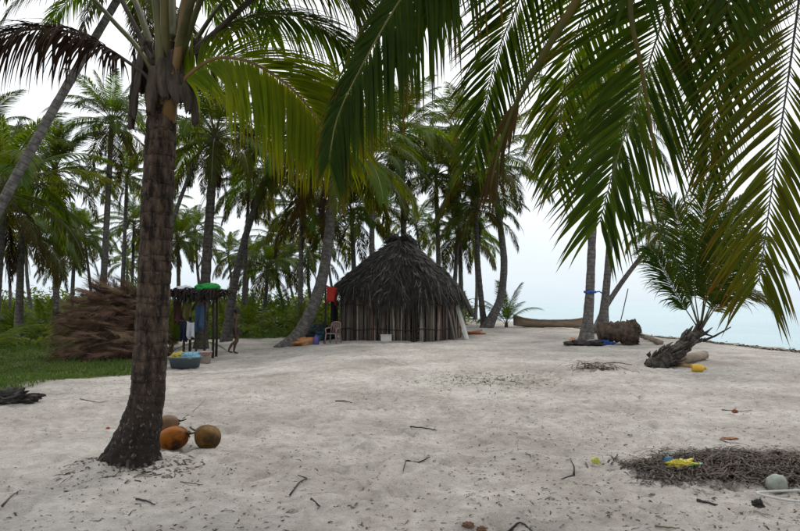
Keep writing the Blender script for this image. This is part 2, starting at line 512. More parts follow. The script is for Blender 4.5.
bp = n.new('ShaderNodeBump'); bp.inputs['Strength'].default_value = 0.9; bp.inputs['Distance'].default_value = 0.04
l.new(nzn(14, 8, .68).outputs['Fac'], bp.inputs['Height']); l.new(bp.outputs[0], b.inputs['Normal'])
me.materials.append(sm)
kind(link('sand_ground', me), 'structure')

# ------------------------------------------------------------------ sea
sea_m = bpy.data.materials.new('lagoon_water'); sea_m.use_nodes = True
n, l = sea_m.node_tree.nodes, sea_m.node_tree.links
b = n['Principled BSDF']; b.inputs['Roughness'].default_value = 0.16; b.inputs['IOR'].default_value = 1.33
t = n.new('ShaderNodeTexCoord')
q = nzn(0.03, 4)
r = rampn(q.outputs['Fac'], .35, (0.17, 0.32, 0.36), .65, (0.25, 0.40, 0.43))
l.new(r.outputs[0], b.inputs['Base Color'])
mpn = n.new('ShaderNodeMapping'); mpn.inputs['Scale'].default_value = (.35, 1.4, 1); mpn.inputs['Rotation'].default_value = (0, 0, .4)
l.new(t.outputs['Object'], mpn.inputs[0])
w1 = n.new('ShaderNodeTexNoise'); w1.inputs['Scale'].default_value = 1.6; w1.inputs['Detail'].default_value = 5
l.new(mpn.outputs[0], w1.inputs['Vector'])
bp = n.new('ShaderNodeBump'); bp.inputs['Strength'].default_value = 0.6; bp.inputs['Distance'].default_value = 0.16
l.new(w1.outputs['Fac'], bp.inputs['Height']); l.new(bp.outputs[0], b.inputs['Normal'])
SEA = -0.62
mb = MB()
xs_ = [-6000, -600, -60, 0, 20, 60, 600, 6000]; ys_ = [-600, -60, 0, 30, 60, 120, 600, 6000]
mb.add([(x, y, SEA) for y in ys_ for x in xs_], [(j * 8 + i, j * 8 + i + 1, j * 8 + i + 9, j * 8 + i + 8) for j in range(7) for i in range(7)])
kind(mb.build('sea', sea_m), 'structure')

# ------------------------------------------------------------------ palm fronds
def prof_len(u):
    """leaflet length along the rachis"""
    return (0.45 + 0.55 * min(1, u / 0.28)) * (1 - 0.62 * max(0, (u - 0.45) / 0.55) ** 1.5)

def leaflet_geo(base, d, nrm, length, width, seg, droop, fold, rg, twist=0.0):
    """one leaflet: folded along its midrib, narrow where it joins the rachis"""
    pts = [base.copy()]
    p, dd = base.copy(), d.normalized()
    ds = length / seg
    for k in range(seg):
        dd = (dd + Vector((0, 0, -1)) * droop * (0.35 + 1.3 * k / seg) / seg).normalized()
        p = p + dd * ds
        pts.append(p)
    vs, fs, ts = [], [], []
    prof = lambda u: (0.16 + 0.84 * min(1, u / 0.17)) * (1 - max(0, (u - 0.3) / 0.7) ** 1.35)
    for k, q in enumerate(pts):
        u = k / seg
        tg = (pts[min(k + 1, seg)] - pts[max(k - 1, 0)]).normalized()
        sd = tg.cross(nrm)
        sd = sd.normalized() if sd.length > 1e-4 else frame_for(tg)[0]
        w = 0.5 * width * prof(u)
        nn = sd.cross(tg)
        if k == seg:
            vs.append(q); ts.append(1.0)
        elif fold:
            vs += [q - sd * w - nn * w * fold, q, q + sd * w - nn * w * fold]; ts += [u] * 3
        else:
            vs += [q - sd * w, q + sd * w]; ts += [u] * 2
    m_ = 3 if fold else 2
    for k in range(seg - 1):
        for c in range(m_ - 1):
            fs.append((k * m_ + c, k * m_ + c + 1, (k + 1) * m_ + c + 1, (k + 1) * m_ + c))
    e = (seg - 1) * m_
    for c in range(m_ - 1): fs.append((e + c, e + c + 1, seg * m_))
    return vs, fs, ts

def frond_geo(path, nside, lmax, width, hint=None, a0=62, a1=28, droop=0.6, seg=4, fold=0.0, start=0.16, vee=0.0, rg=rnd, gaps=0.0, jit=5, asym=(1, 1)):
    """rachis path (evenly spaced points) -> list of leaflets"""
    out = []
    n_ = len(path)
    for side in (-1, 1):
        for k in range(nside):
            u = start + (1 - start) * (k + rg.uniform(.2, .8)) / nside
            if gaps and rg.random() < gaps: continue
            f = u * (n_ - 1); i = min(int(f), n_ - 2)
            p = path[i].lerp(path[i + 1], f - i)
            t_ = (path[min(i + 2, n_ - 1)] - path[max(i - 1, 0)]).normalized()
            if hint is None: s_ = Vector((0, 1, 0))
            else:
                s_ = t_.cross(hint)
                s_ = s_.normalized() if s_.length > 1e-3 else Vector((1, 0, 0))
            nr = s_.cross(t_).normalized()
            a = R(a0 + (a1 - a0) * ((u - start) / (1 - start)) ** 0.8 + rg.uniform(-jit, jit))
            d = t_ * math.cos(a) + s_ * side * math.sin(a) + nr * (vee + rg.uniform(-.08, .08))
            brk = .55 if rg.random() < .05 else 1.0; kink = 2.6 if rg.random() < .07 else 1.0; dry = rg.uniform(.72, 1.22)
            g_ = (leaflet_geo(p, d, nr * side, lmax * asym[side > 0] * prof_len((u - start) / (1 - start)) * brk * rg.uniform(.86, 1.08),
                                   width * rg.uniform(.8, 1.15), seg, droop * kink * rg.uniform(.6, 1.4), fold, rg))
            out.append((g_[0], g_[1], [min(1.0, q * dry) for q in g_[2]], u))
    return out

def rachis_geo(mb, path, r0, r1, sides=6, mi=0, hint=Vector((0, 0, 1)), flat=.7, base=1.8):
    n_ = len(path)
    rad = [(r0 + (r1 - r0) * (i / (n_ - 1)) ** .8) * (1 + (base - 1) * max(0, 1 - i / (n_ - 1) * 9)) for i in range(n_)]
    tube(mb, path, rad, sides, mi, hint=hint, flat=flat)

def arc_path(e0, bend, n_=22, power=1.35, side=0.0):
    pts, p = [], Vector((0, 0, 0))
    for i in range(n_):
        pts.append(p.copy())
        u = i / (n_ - 1)
        e = max(R(-88), e0 - bend * u ** power)
        p = p + Vector((math.cos(e) * math.cos(side * u), math.cos(e) * math.sin(side * u), math.sin(e))) / (n_ - 1)
    return pts

# library of fronds of unit length, by age: (start elevation, bend, leaflet droop, leaf, stalk, width)
AGES = [(84, 28, .35, 'leaf_far', 'rachis'), (70, 60, .5, 'leaf_far', 'rachis'), (54, 80, .7, 'leaf_far', 'rachis'),
        (38, 88, .85, 'leaf_far', 'rachis'), (22, 88, 1.0, 'leaf_far', 'rachis'), (6, 82, 1.15, 'leaf_far', 'rachis'),
        (-12, 66, 1.2, 'leaf_yellow', 'rachis'), (-34, 48, 1.2, 'leaf_old', 'rachis_brown'), (-62, 26, 1.0, 'leaf_dead', 'rachis_brown')]
LIB = []
for ai, (e0, bd, dr, lf, rc) in enumerate(AGES):
    row = []
    for vi in range(3):
        rg = random.Random(100 + ai * 7 + vi)
        path = arc_path(R(e0 + rg.uniform(-5, 5)), R(bd + rg.uniform(-12, 12)), side=R(rg.uniform(-16, 16)))
        mb = MB()
        rachis_geo(mb, path, .0085, .0015, 5, 0, base=1.9)
        dead = ai == 8
        for vs, fs, ts, u_ in frond_geo(path, 96 if not dead else 50, .235, .0105, None, 64 if not dead else 30, 26 if not dead else 15, dr, 4, 0.0, .17,
                                    vee=.12 if ai < 3 else 0.0, rg=rg, gaps=(.03 if ai < 6 else .16) if not dead else .25, jit=6 if ai < 6 else 14):
            mb.add(vs, fs, ts, 1)
        row.append(mb.mesh('frond', [M[rc], M[lf]]))
    LIB.append(row)

def put_frond(parent, age, az, L, loc, rg, tilt=0.0):
    o = link('frond', LIB[age][rg.randrange(3)], parent, loc, (0, tilt, az), (L, L, L))
    return o

def trunk_path(base, top, bow=0.0, lean_low=0.0, n_=26, bow_dir=None):
    """from the ground to the crown, bowed sideways and swept near the foot"""
    b_, t_ = Vector(base), Vector(top)
    d = t_ - b_
    hd = Vector((d.x, d.y, 0))
    if bow_dir is None: bow_dir = hd.normalized() if hd.length > .3 else Vector((1, 0, 0))
    pts = []
    for i in range(n_):
        u = i / (n_ - 1)
        p = b_ + Vector((d.x * (u + lean_low * math.sin(math.pi * u) * .5), d.y * (u + lean_low * math.sin(math.pi * u) * .5), d.z * u))
        pts.append(p + bow_dir * bow * math.sin(math.pi * u))
    return pts

def trunk_mesh(path, rb, rt, flare=1.7, flare_h=0.55, sides=12, per=6, seed=0, rough=.05):
    pts, L = spline(path, len(path) * per // 2)
    rad = []
    for i in range(len(pts)):
        u = i / (len(pts) - 1); s = u * L
        r = rb + (rt - rb) * u ** .8
        r *= 1 + (flare - 1) * math.exp(-s / flare_h)
        r *= 1 + rough * (mnoise.noise(Vector((s * 3.1, seed, 0)))) + .03 * math.sin(s * 2 * math.pi / .16)
        rad.append(r)
    mb = MB()
    tube(mb, pts, rad, sides, hint=Vector((0.12, 1, 0.05)), jit=.03, rg=random.Random(seed))
    return mb

def palm(base, crown, label, group=None, L=3.6, r=(.20, .12), n_f=34, seed=1, bow=0.0, low=0.0, name='coconut_palm', dead=4, dark=False, flare=1.7,
         skip=None, path=None, nuts=0, elev=None):
    rg = random.Random(seed)
    base, crown = Vector(base), Vector(crown)
    o = empty(name, base)
    tag(o, label, 'palm tree', group)
    pth = path or trunk_path(base, crown, bow, low)
    pth = [Vector(p) - base for p in pth]
    pth = [pth[0] - (pth[1] - pth[0]).normalized() * .25] + pth
    trunk_mesh(pth, r[0], r[1], flare, .5, 12, 5, seed).build('trunk', M['trunk_dark' if dark else 'trunk'], o, True)
    c = crown - base
    az = rg.uniform(0, 6.28)
    ages = []
    live = n_f - dead
    for i in range(live):
        ages.append(min(7, int((i / live) ** .8 * 6.8)))
    ages += [8 if rg.random() < .55 else 7 for _ in range(dead)]
    for i, a in enumerate(ages):
        az += 2.39996 + rg.uniform(-.2, .2)
        k = (.62 if a == 0 else .85 if a == 1 else 1.0 if a < 7 else .85 if a == 7 else .62) * rg.uniform(.88, 1.1)
        put_frond(o, a, az, L * k, c + Vector((math.cos(az), math.sin(az), 0)) * r[1] * .6 + Vector((0, 0, .28 - .075 * a)), rg, rg.uniform(-.1, .1))
    for i in range(nuts):
        a = rg.uniform(0, 6.28)
        mbn = MB(); blob(mbn, (0, 0, 0), (.1, .1, .13), i, .06, 1, 2)
        mbn.build('coconut', M['rachis_green'], o, True, c + Vector((math.cos(a) * .26, math.sin(a) * .26, -.12 - rg.random() * .25)))
    return o

# ------------------------------------------------------------------ the near palm on the left
def near_frond(parent, origin, ctrl, nside, lmax, width, leaf, stalk, hint, r0, r1, a0=60, a1=28, droop=.8, start=.2, single=False, seed=1, seg=6, gaps=0.02,
               vee=0.0, npt=48, flat=.6, jit=5, base=1.5, asym=(1, 1)):
    rg = random.Random(seed)
    pts, L = spline([Vector(p) - origin for p in ctrl], npt)
    mb = MB()
    rachis_geo(mb, pts, r0, r1, 8, 0, hint=hint, flat=flat, base=base)
    fr = mb.build('frond', M[stalk], parent, True)
    geos = frond_geo(pts, nside, lmax, width, hint, a0, a1, droop, seg, .35, start, vee, rg, gaps, jit, asym) if nside else []
    if single:      # the leaflets nearest the tip show largest: each its own object, the rest joined
        geos.sort(key=lambda q: -q[3])
        for vs, fs, ts, u_ in geos[:single]:
            o_ = Vector(vs[1])
            m1 = MB(); m1.add([Vector(v) - o_ for v in vs], fs, ts)
            m1.build('leaflet', M[leaf], fr, True, o_)
        geos = geos[single:]
    if geos:
        m1 = MB()
        for vs, fs, ts, u_ in geos: m1.add(vs, fs, ts)
        kind(m1.build('leaflets', M[leaf], fr, True), 'stuff')
    return fr

CAMDIR = Vector((0, -1, 0.1))
D1 = 5.7
n1 = P0(132, 466)
near = empty('coconut_palm', n1)
tag(near, 'large coconut palm with ringed trunk rising from the sand beside the fallen coconuts', 'palm tree')
c_px = [(128, 474, .275), (131, 462, .255), (134, 450, .212), (139, 432, .176), (144, 412, .155), (148, 390, .145), (151, 340, .139), (154, 290, .139), (156, 240, .138), (158, 190, .135), (160.5, 140, .130), (163, 105, .126), (166, 70, .130), (168, 45, .12)]
tp, TL = spline([W(a, b_, n1.y) - n1 for a, b_, _ in c_px], 300)
ctrl_h = [W(a, b_, n1.y).z - n1.z for a, b_, _ in c_px]
mb = MB()
vs, fs, ts = [], [], []
S_ = 56
ring_r = random.Random(3)
rings, s_ = [], -.1
while s_ < TL + .3:
    rings.append(s_); s_ += ring_r.uniform(.045, .16) if s_ > .7 else ring_r.uniform(.04, .08)
for i, p in enumerate(tp):
    s_ = TL * i / 299
    rr = float(np.interp(p.z, ctrl_h, [c[2] for c in c_px]))
    t_ = (tp[min(i + 1, 299)] - tp[max(i - 1, 0)]).normalized()
    a_, b_ = frame_for(t_, Vector((0, 1, 0)))
    for k in range(S_):
        an = 2 * math.pi * k / S_
        q = Vector((math.cos(an), math.sin(an), 0))
        sw = s_ + .030 * mnoise.noise(q * 1.3 + Vector((0, 0, s_ * 1.5))) + .012 * mnoise.noise(q * 5 + Vector((0, 0, s_ * 3)))
        j = np.searchsorted(rings, sw) - 1
        fr_ = (sw - rings[j]) / max(.01, rings[min(j + 1, len(rings) - 1)] - rings[j])
        gv_ = max(.15, .7 + 1.3 * mnoise.noise(Vector((q.x * 2.2, q.y * 2.2, j * 7.7))))
        ringp = .005 * (1 - fr_) - .011 * gv_ * math.exp(-(min(fr_, 1 - fr_) * 13) ** 2)
        crack = -.006 * max(0, mnoise.noise(Vector((math.cos(an) * 5.5, math.sin(an) * 5.5, s_ * 1.6 + j * 3.3))) - .15) * 2
        rg_ = .010 * mnoise.fractal(Vector((q.x * 3, q.y * 3, s_ * 5)), 1, 2, 4)
        low = max(0, 1 - s_ / .75)
        rg_ += low * (.030 * mnoise.fractal(Vector((q.x * 6, q.y * 6, s_ * 9)), 1, 2, 4))
        lob = 1 + .10 * low * math.sin(an * 5 + 1.3)
        vs.append(p + (a_ * math.cos(an) + b_ * math.sin(an)) * (rr * lob + ringp + crack + rg_))
        ts.append(fr_ if s_ > .0 else .5)
for i in range(299):
    for k in range(S_):
        fs.append((i * S_ + k, i * S_ + (k + 1) % S_, (i + 1) * S_ + (k + 1) % S_, (i + 1) * S_ + k))
mb.add(vs, fs, ts)
# bark: grey-brown plates, dark scars at the joints, pale lichen flecks on a nearly black foot
bm_ = bpy.data.materials.new('near_bark'); bm_.use_nodes = True
n, l = bm_.node_tree.nodes, bm_.node_tree.links
b = n['Principled BSDF']; b.inputs['Roughness'].default_value = .92; b.inputs['Specular IOR Level'].default_value = .2
t = n.new('ShaderNodeTexCoord')
mpn = n.new('ShaderNodeMapping'); mpn.inputs['Scale'].default_value = (1, 1, .28); l.new(t.outputs['Object'], mpn.inputs[0])
q1 = nzn(16, 6, .7); l.new(mpn.outputs[0], q1.inputs['Vector'])
cA = rampn(q1.outputs['Fac'], .40, (0.012, 0.008, 0.006), .66, (0.105, 0.072, 0.050)).outputs[0]
at = n.new('ShaderNodeAttribute'); at.attribute_name = 't'
rB = n.new('ShaderNodeValToRGB'); e = rB.color_ramp.elements
e[0].position = 0; e[0].color = (.08, .07, .07, 1); e[1].position = 1; e[1].color = (.12, .11, .10, 1)
x_ = e.new(.12); x_.color = (.8, .8, .8, 1); x_ = e.new(.5); x_.color = (1, 1, 1, 1); x_ = e.new(.9); x_.color = (1, 1, 1, 1)
l.new(at.outputs['Fac'], rB.inputs['Fac'])
cA = mixn(1.0, cA, rB.outputs[0], 'MULTIPLY')
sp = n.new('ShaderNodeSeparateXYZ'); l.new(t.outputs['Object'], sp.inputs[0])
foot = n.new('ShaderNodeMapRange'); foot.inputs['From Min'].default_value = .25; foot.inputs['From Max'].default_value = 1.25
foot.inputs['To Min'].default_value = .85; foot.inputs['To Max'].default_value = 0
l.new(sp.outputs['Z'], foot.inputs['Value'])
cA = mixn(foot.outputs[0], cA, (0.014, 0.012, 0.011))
mp2 = n.new('ShaderNodeMapping'); mp2.inputs['Scale'].default_value = (1, 1, .6); l.new(t.outputs['Object'], mp2.inputs[0])
q2 = nzn(34, 4, .65); l.new(mp2.outputs[0], q2.inputs['Vector'])
fl = rampn(q2.outputs['Fac'], .58, (0, 0, 0), .70, (1, 1, 1)).outputs[0]
fm = n.new('ShaderNodeMapRange'); fm.inputs['From Min'].default_value = 0; fm.inputs['From Max'].default_value = 1.6
fm.inputs['To Min'].default_value = .85; fm.inputs['To Max'].default_value = .25
l.new(sp.outputs['Z'], fm.inputs['Value'])
mf = n.new('ShaderNodeMath'); mf.operation = 'MULTIPLY'; l.new(fl, mf.inputs[0]); l.new(fm.outputs[0], mf.inputs[1])
cA = mixn(mf.outputs[0], cA, (0.21, 0.195, 0.175))
l.new(cA, b.inputs['Base Color'])
bp = n.new('ShaderNodeBump'); bp.inputs['Strength'].default_value = .8; bp.inputs['Distance'].default_value = .015
l.new(q1.outputs['Fac'], bp.inputs['Height']); l.new(bp.outputs[0], b.inputs['Normal'])
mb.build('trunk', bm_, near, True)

rr_ = random.Random(17)
for k in range(46):
    a = rr_.uniform(0, 6.28); q0 = Vector((math.cos(a), math.sin(a), 0)); ln = rr_.uniform(.10, .30)
    x_, y_ = n1.x - .02 + q0.x * (.24 + ln), n1.y + q0.y * (.24 + ln)
    e_ = Vector((x_, y_, float(hz(x_, y_)) - .01)) - n1
    m1 = MB(); tube(m1, [Vector((-.02, 0, 0)) + q0 * .18 + Vector((0, 0, rr_.uniform(.05, .16))), Vector((-.02, 0, .04)) + q0 * (.24 + ln * .3), e_], [.018, .014, .006], 6, jit=.2, rg=rr_)
    m1.build('root', M['trunk_dark'], near, True)
def ppts(lst): return [W(*p) for p in lst]
d = n1.y
UPV = Vector((0, 0, 1))
NL, NWD = .98, .028
def nf(ctrl, *a, **k): return near_frond(near, n1, ppts(ctrl), *a, **k)
nf([(164, 108, d), (152, 72, d - .12), (138, 48, d - .12), (116, 24, d - .12), (86, -8, d - .15), (30, -55, d - .25), (-50, -70, d - .4), (-150, -10, d - .6)], 113, NL, NWD, 'leaf', 'rachis_green', UPV, .048, .008, seed=11, start=.3)
nf([(160, 98, d), (146, 76, d - .14), (128, 62, d - .17), (105, 47, d - .2), (78, 34, d - .28), (40, 29, d - .35), (0, 36, d - .45), (-45, 58, d - .55)], 116, .74, .024, 'leaf_dead', 'rachis_brown', UPV, .032, .006, a0=72, a1=40, droop=2.0, seed=12, start=.24, single=140, gaps=.08, jit=20)
nf([(166, 122, d), (161, 92, d - .12), (160, 45, d - .15), (156, 0, d - .16), (140, -110, d - .2), (100, -240, d - .5), (60, -280, d - 1.0)], 108, NL, NWD, 'leaf', 'rachis_green', UPV, .058, .008, seed=13, start=.35)
nf([(167, 128, d), (171, 100, d - .13), (177, 60, d - .2), (186, 0, d - .22), (205, -100, d - .3), (250, -230, d - .6), (300, -270, d - 1.1)], 108, NL, NWD, 'leaf', 'rachis_orange', UPV, .052, .008, seed=14, start=.35)
nf([(168, 108, d), (178, 76, d - .03), (193, 52, d - .02), (216, 32, d), (250, 1, d), (320, -55, d - .1), (400, -70, d - .3), (480, -20, d - .5)], 113, NL, NWD, 'leaf', 'rachis_brown', UPV, .054, .008, seed=15, start=.4)
nf([(172, 75, d + .05), (205, 40, d + .15), (235, 22, d + .3), (272, 14, d + .5), (310, 20, d + .7), (345, 45, d + .9), (362, 85, d + 1.0)], 116, .9, .026, 'leaf', 'rachis_orange', UPV, .030, .006, droop=1.6, seed=16, start=.14, gaps=.05)
nf([(168, 106, d), (182, 82, d - .15), (197, 68, d - .18), (218, 58, d - .22), (247, 61, d - .3), (277, 77, d - .36), (301, 98, d - .42), (320, 124, d - .45), (332, 148, d - .45)], 135, 1.12, .034, 'leaf_lime', 'rachis_orange', Vector((.2, -.8, .6)), .030, .006, a0=68, a1=32, droop=1.2, seed=17, start=.15, single=148)
nf([(164, 90, d + .05), (139, 34, d + .12), (122, 0, d + .15), (95, -60, d + .3), (40, -120, d + .7), (-20, -130, d + 1.2)], 108, NL, NWD, 'leaf', 'rachis_brown', UPV, .046, .008, seed=18, start=.32)
nf([(168, 80, d + .1), (172, 10, d + .3), (168, -60, d + .7), (150, -120, d + 1.5), (140, -110, d + 2.6), (135, -50, d + 3.4)], 108, NL, NWD, 'leaf', 'rachis_green', UPV, .046, .008, seed=19, start=.25)
nf([(172, 80, d + .1), (182, 10, d + .4), (205, -50, d + 1.1), (240, -60, d + 2.2), (262, -10, d + 3.2), (270, 40, d + 3.8)], 113, NL, NWD, 'leaf', 'rachis_green', UPV, .046, .008, seed=20, start=.22)
nf([(162, 80, d + .1), (135, 0, d + .5), (105, -60, d + 1.4), (85, -70, d + 2.4), (70, -40, d + 3.1)], 94, .85, NWD, 'leaf', 'rachis_green', UPV, .046, .008, seed=21, start=.22)
nf([(166, 90, d), (165, -60, d - .5), (180, -260, d - 1.3), (220, -420, d - 2.4)], 102, NL, NWD, 'leaf', 'rachis_green', UPV, .046, .008, seed=22, start=.35)
nf([(170, 90, d), (200, -20, d - .5), (270, -110, d - .9), (350, -110, d - 1.1), (420, -50, d - 1.2), (455, 10, d - 1.2)], 113, NL, NWD, 'leaf', 'rachis_green', UPV, .046, .008, droop=1.5, seed=23, start=.3)
nf([(168, 88, d + .08), (225, 0, d + .3), (290, -38, d + .5), (345, -18, d + .6), (384, 28, d + .65), (402, 78, d + .65)], 120, 1.0, .030, 'leaf', 'rachis_green', UPV, .046, .006, droop=1.5, seed=24, start=.26)
nf([(168, 95, d - .05), (215, -30, d - .3), (275, -70, d - .4), (325, -48, d - .45), (352, -5, d - .45), (362, 40, d - .45)], 120, .95, .030, 'leaf', 'rachis_green', UPV, .046, .006, droop=1.5, seed=25, start=.28)
# fibrous sheaths and cut stubs that wrap the crown
shr = random.Random(9)
for i, (px, y0, y1, wd, do, bx) in enumerate([(140, 48, 116, .15, -.10, -10), (152, 66, 112, .13, -.17, -3), (176, 50, 104, .15, -.18, 3), (192, 56, 122, .13, -.02, 4),
                                              (184, 74, 110, .12, -.15, 8), (134, 62, 128, .10, .02, -3), (166, 58, 98, .14, -.19, 0), (197, 40, 86, .10, .08, 5), (146, 40, 92, .12, .1, -6)]):
    m1 = MB(); rows, cols = 12, 7; vv_ = []
    for r_ in range(rows):
        u = r_ / (rows - 1)
        c_ = W(px + bx * u * .6, y0 + (y1 - y0) * u, d + do) - n1
        w_ = wd * (.75 + .45 * math.sin(u * 2.4)) * (1 - .75 * max(0, u - .6) / .4)
        ax = Vector((c_.x - (W(166, 80, d) - n1).x, do, 0)).normalized()
        tx = Vector((-ax.y, ax.x, 0))
        for k in range(cols):
            v_ = k / (cols - 1) - .5
            vv_.append(c_ + tx * w_ * v_ - ax * (v_ * v_) * .16 + ax * (.02 * mnoise.noise(Vector((k * .9, r_ * .5, i * 4))) + .03 * u) + Vector((0, 0, -.05 * u * shr.random() * (abs(v_) * 2))))
    m1.add(vv_, [(r_ * cols + k, r_ * cols + k + 1, (r_ + 1) * cols + k + 1, (r_ + 1) * cols + k) for r_ in range(rows - 1) for k in range(cols - 1)])
    so = m1.build('leaf_sheath', M['sheath'], near, True)
    sd_ = so.modifiers.new('solid', 'SOLIDIFY'); sd_.thickness = .012

# ------------------------------------------------------------------ the palm whose fronds hang in from the upper right
b2 = Vector((3.55, 4.6, float(hz(3.55, 4.6))))
c2 = W(812, -324, 4.1)
over = empty('coconut_palm', b2)
tag(over, 'coconut palm overhead whose dark fronds hang down across the upper right', 'palm tree')
tpath = [b2 - Vector((0, 0, .2)), b2 + Vector((-.05, 0, .6)), b2 + Vector((-.12, -.05, 1.8)), b2 + Vector((-.3, -.15, 3.2)), c2 + Vector((.12, .1, -.5)), c2]
trunk_mesh([Vector(p) - b2 for p in spline(tpath, 30)[0]], .19, .14, 1.6, .4, 20, 8, 4).build('trunk', M['trunk'], over, True)
cp = tuple(c2)
def of(ctrl, *a, **k): return near_frond(over, b2, [c2] + ppts(ctrl), *a, **k)
of([(770, -220, 3.9), (715, -100, 3.8), (670, 0, 3.75), (640, 92, 3.75), (615, 165, 3.78), (600, 222, 3.82)], 120, 1.02, .0245, 'leaf', 'rachis', CAMDIR, .016, .003, a0=66, a1=30, droop=.45, start=.26, single=148, seed=31, base=2)
of([(822, -170, 3.7), (799, 0, 3.55), (788, 80, 3.5), (773, 180, 3.5), (759, 282, 3.5)], 115, 1.0, .0235, 'leaf_olive', 'rachis_brown', CAMDIR, .018, .003, a0=64, a1=34, droop=.5, start=.2, single=148, seed=32, base=2)
of([(690, -330, 4.0), (560, -230, 4.2), (465, -95, 4.3), (400, 0, 4.4), (363, 64, 4.45), (338, 116, 4.5), (329, 160, 4.5)], 165, 1.05, .032, 'leaf', 'rachis', Vector((.1, -.8, .6)), .024, .004, a0=66, a1=28, droop=1.45, start=.24, seed=33, base=2, asym=(1.1, .55))
of([(720, -280, 4.4), (610, -170, 4.7), (545, -60, 4.9), (515, 10, 5.0), (498, 52, 5.0), (482, 118, 5.0), (474, 158, 5.0)], 125, .82, .022, 'leaf', 'rachis_green', CAMDIR, .018, .003, a0=58, a1=26, droop=.5, start=.22, seed=34)
of([(700, -200, 3.4), (610, -62, 3.3), (577, 0, 3.3), (546, 50, 3.3), (514, 108, 3.35), (497, 158, 3.4), (490, 190, 3.4)], 7, .36, .022, 'leaf_old', 'rachis_stem', CAMDIR, .090, .006, a0=16, a1=10, droop=.9, start=.88, seed=35, flat=.7, base=1.0)
of([(700, -260, 3.4), (640, -120, 3.25), (630, 0, 3.2), (640, 60, 3.2), (650, 120, 3.2), (657, 172, 3.2)], 0, 0, 0, 'leaf', 'rachis_stem', CAMDIR, .072, .004, seed=36, flat=.7, base=1.0)
of([(880, -200, 3.9), (900, 0, 3.9), (885, 120, 4.0), (862, 230, 4.1)], 115, 1.0, .025, 'leaf', 'rachis_green', CAMDIR, .020, .003, a0=62, a1=30, droop=.5, start=.2, seed=37)
of([(740, -300, 4.6), (650, -150, 5.2), (600, -30, 5.6), (572, 50, 5.8), (560, 120, 5.9), (556, 180, 5.9)], 120, 1.0, .025, 'leaf', 'rachis_green', CAMDIR, .020, .003, a0=62, a1=28, droop=.6, start=.2, seed=38)
of([(800, -300, 4.6), (760, -150, 5.2), (735, -40, 5.6), (724, 50, 5.7), (714, 120, 5.7), (708, 170, 5.7)], 120, 1.0, .025, 'leaf', 'rachis_green', CAMDIR, .020, .003, a0=62, a1=28, droop=.6, start=.2, seed=39)
of([(600, -420, 3.6), (430, -330, 3.6), (330, -190, 3.8), (295, -100, 4.0), (270, -40, 4.1)], 120, .9, .027, 'leaf', 'rachis_green', UPV, .024, .004, a0=62, a1=28, droop=1.4, start=.24, seed=40, asym=(1, .6))
of([(560, -330, 5.0), (480, -240, 5.6), (440, -130, 6.0), (415, -50, 6.2), (404, 15, 6.3), (398, 62, 6.3)], 130, 1.05, .031, 'leaf', 'rachis_green', Vector((.2, -.8, .5)), .024, .004, a0=62, a1=28, droop=1.2, start=.22, seed=41)
of([(700, -360, 4.3), (580, -320, 4.8), (500, -200, 5.1), (462, -100, 5.3), (442, -35, 5.4), (430, 20, 5.4)], 130, 1.0, .030, 'leaf', 'rachis_green', Vector((.15, -.8, .5)), .024, .004, a0=62, a1=28, droop=1.2, start=.22, seed=42)
of([(760, -250, 3.5), (690, -140, 3.3), (655, -60, 3.2), (640, -10, 3.2)], 80, .85, .025, 'leaf', 'rachis_green', CAMDIR, .022, .004, a0=62, a1=35, droop=.7, start=.25, seed=43)
of([(800, -230, 3.6), (755, -120, 3.4), (735, -40, 3.3), (728, 10, 3.3)], 80, .85, .025, 'leaf', 'rachis_green', CAMDIR, .022, .004, a0=62, a1=35, droop=.7, start=.25, seed=44)
for i, (az, ag) in enumerate([(-.3, 2), (.5, 3), (-1.2, 3), (-1.9, 2), (-2.6, 3), (1.0, 1), (2.2, 0), (-.8, 1), (-.1, 5), (-1.5, 5), (3.0, 1)]):
    put_frond(over, ag, az, 3.6, c2 - b2 + Vector((0, 0, .1)), random.Random(i))

# ------------------------------------------------------------------ the palms in view, front to back
def base_at(px, dist):
    x = (px - 400) / FPX * dist
    return Vector((x, dist, float(hz(x, dist))))
# tilted trunk that crosses the upper left corner
bl = base_at(-84, 14.0)
palm(bl, W(135, -30, 15.0), 'grey palm trunk slanting up to the right across the upper left corner', L=3.4, r=(.13, .085), seed=41, bow=-.12, n_f=28)
b10 = P0(286, 347)
pth10 = ppts([(286, 349, b10.y), (300, 333, b10.y), (315, 302, b10.y), (324, 270, b10.y), (329, 235, b10.y), (333, 190, b10.y), (336, 158, b10.y)])
palm(b10, pth10[-1], 'leaning palm with swept grey trunk growing left of the thatched hut', L=4.3, r=(.27, .16), seed=43, n_f=40, dead=4, path=spline(pth10, 26)[0], flare=1.55, nuts=8)
def pal(bx, bd, cx, cy, label, group=None, cd=None, **k):
    bb = base_at(bx, bd)
    return palm(bb, W(cx, cy, cd or bd), label, group, **k)
pal(202, 24, 215, 135, 'upright palm with thick dark trunk just behind the small shelter', L=3.5, r=(0.213, 0.144), seed=44, dark=True, n_f=36, dead=3)
pal(227, 28, 270, 165, 'palm with slanting grey trunk rising behind the walking person', L=3.6, r=(0.205, 0.112), seed=45, bow=-.3, n_f=32, dead=3)
pal(102, 34, 112, 122, 'tall palm with drooping crown standing against white sky above the dry frond heap', L=3.7, r=(0.197, 0.120), seed=46, n_f=36, dead=4)
pal(122, 42, 127, 178, 'slender palm standing just right of the tall palm above the dry frond heap', L=3.3, r=(0.164, 0.096), seed=47)
pal(58, 33, 55, 170, 'palm with hanging fronds left of the tall palm over the dry frond heap', L=3.8, r=(0.180, 0.112), seed=48, n_f=32, dead=3)
pal(-6, 21, 4, 190, 'palm with dense dark crown at the left edge of the grove', L=3.8, r=(0.180, 0.120), seed=49, n_f=34, dead=4)
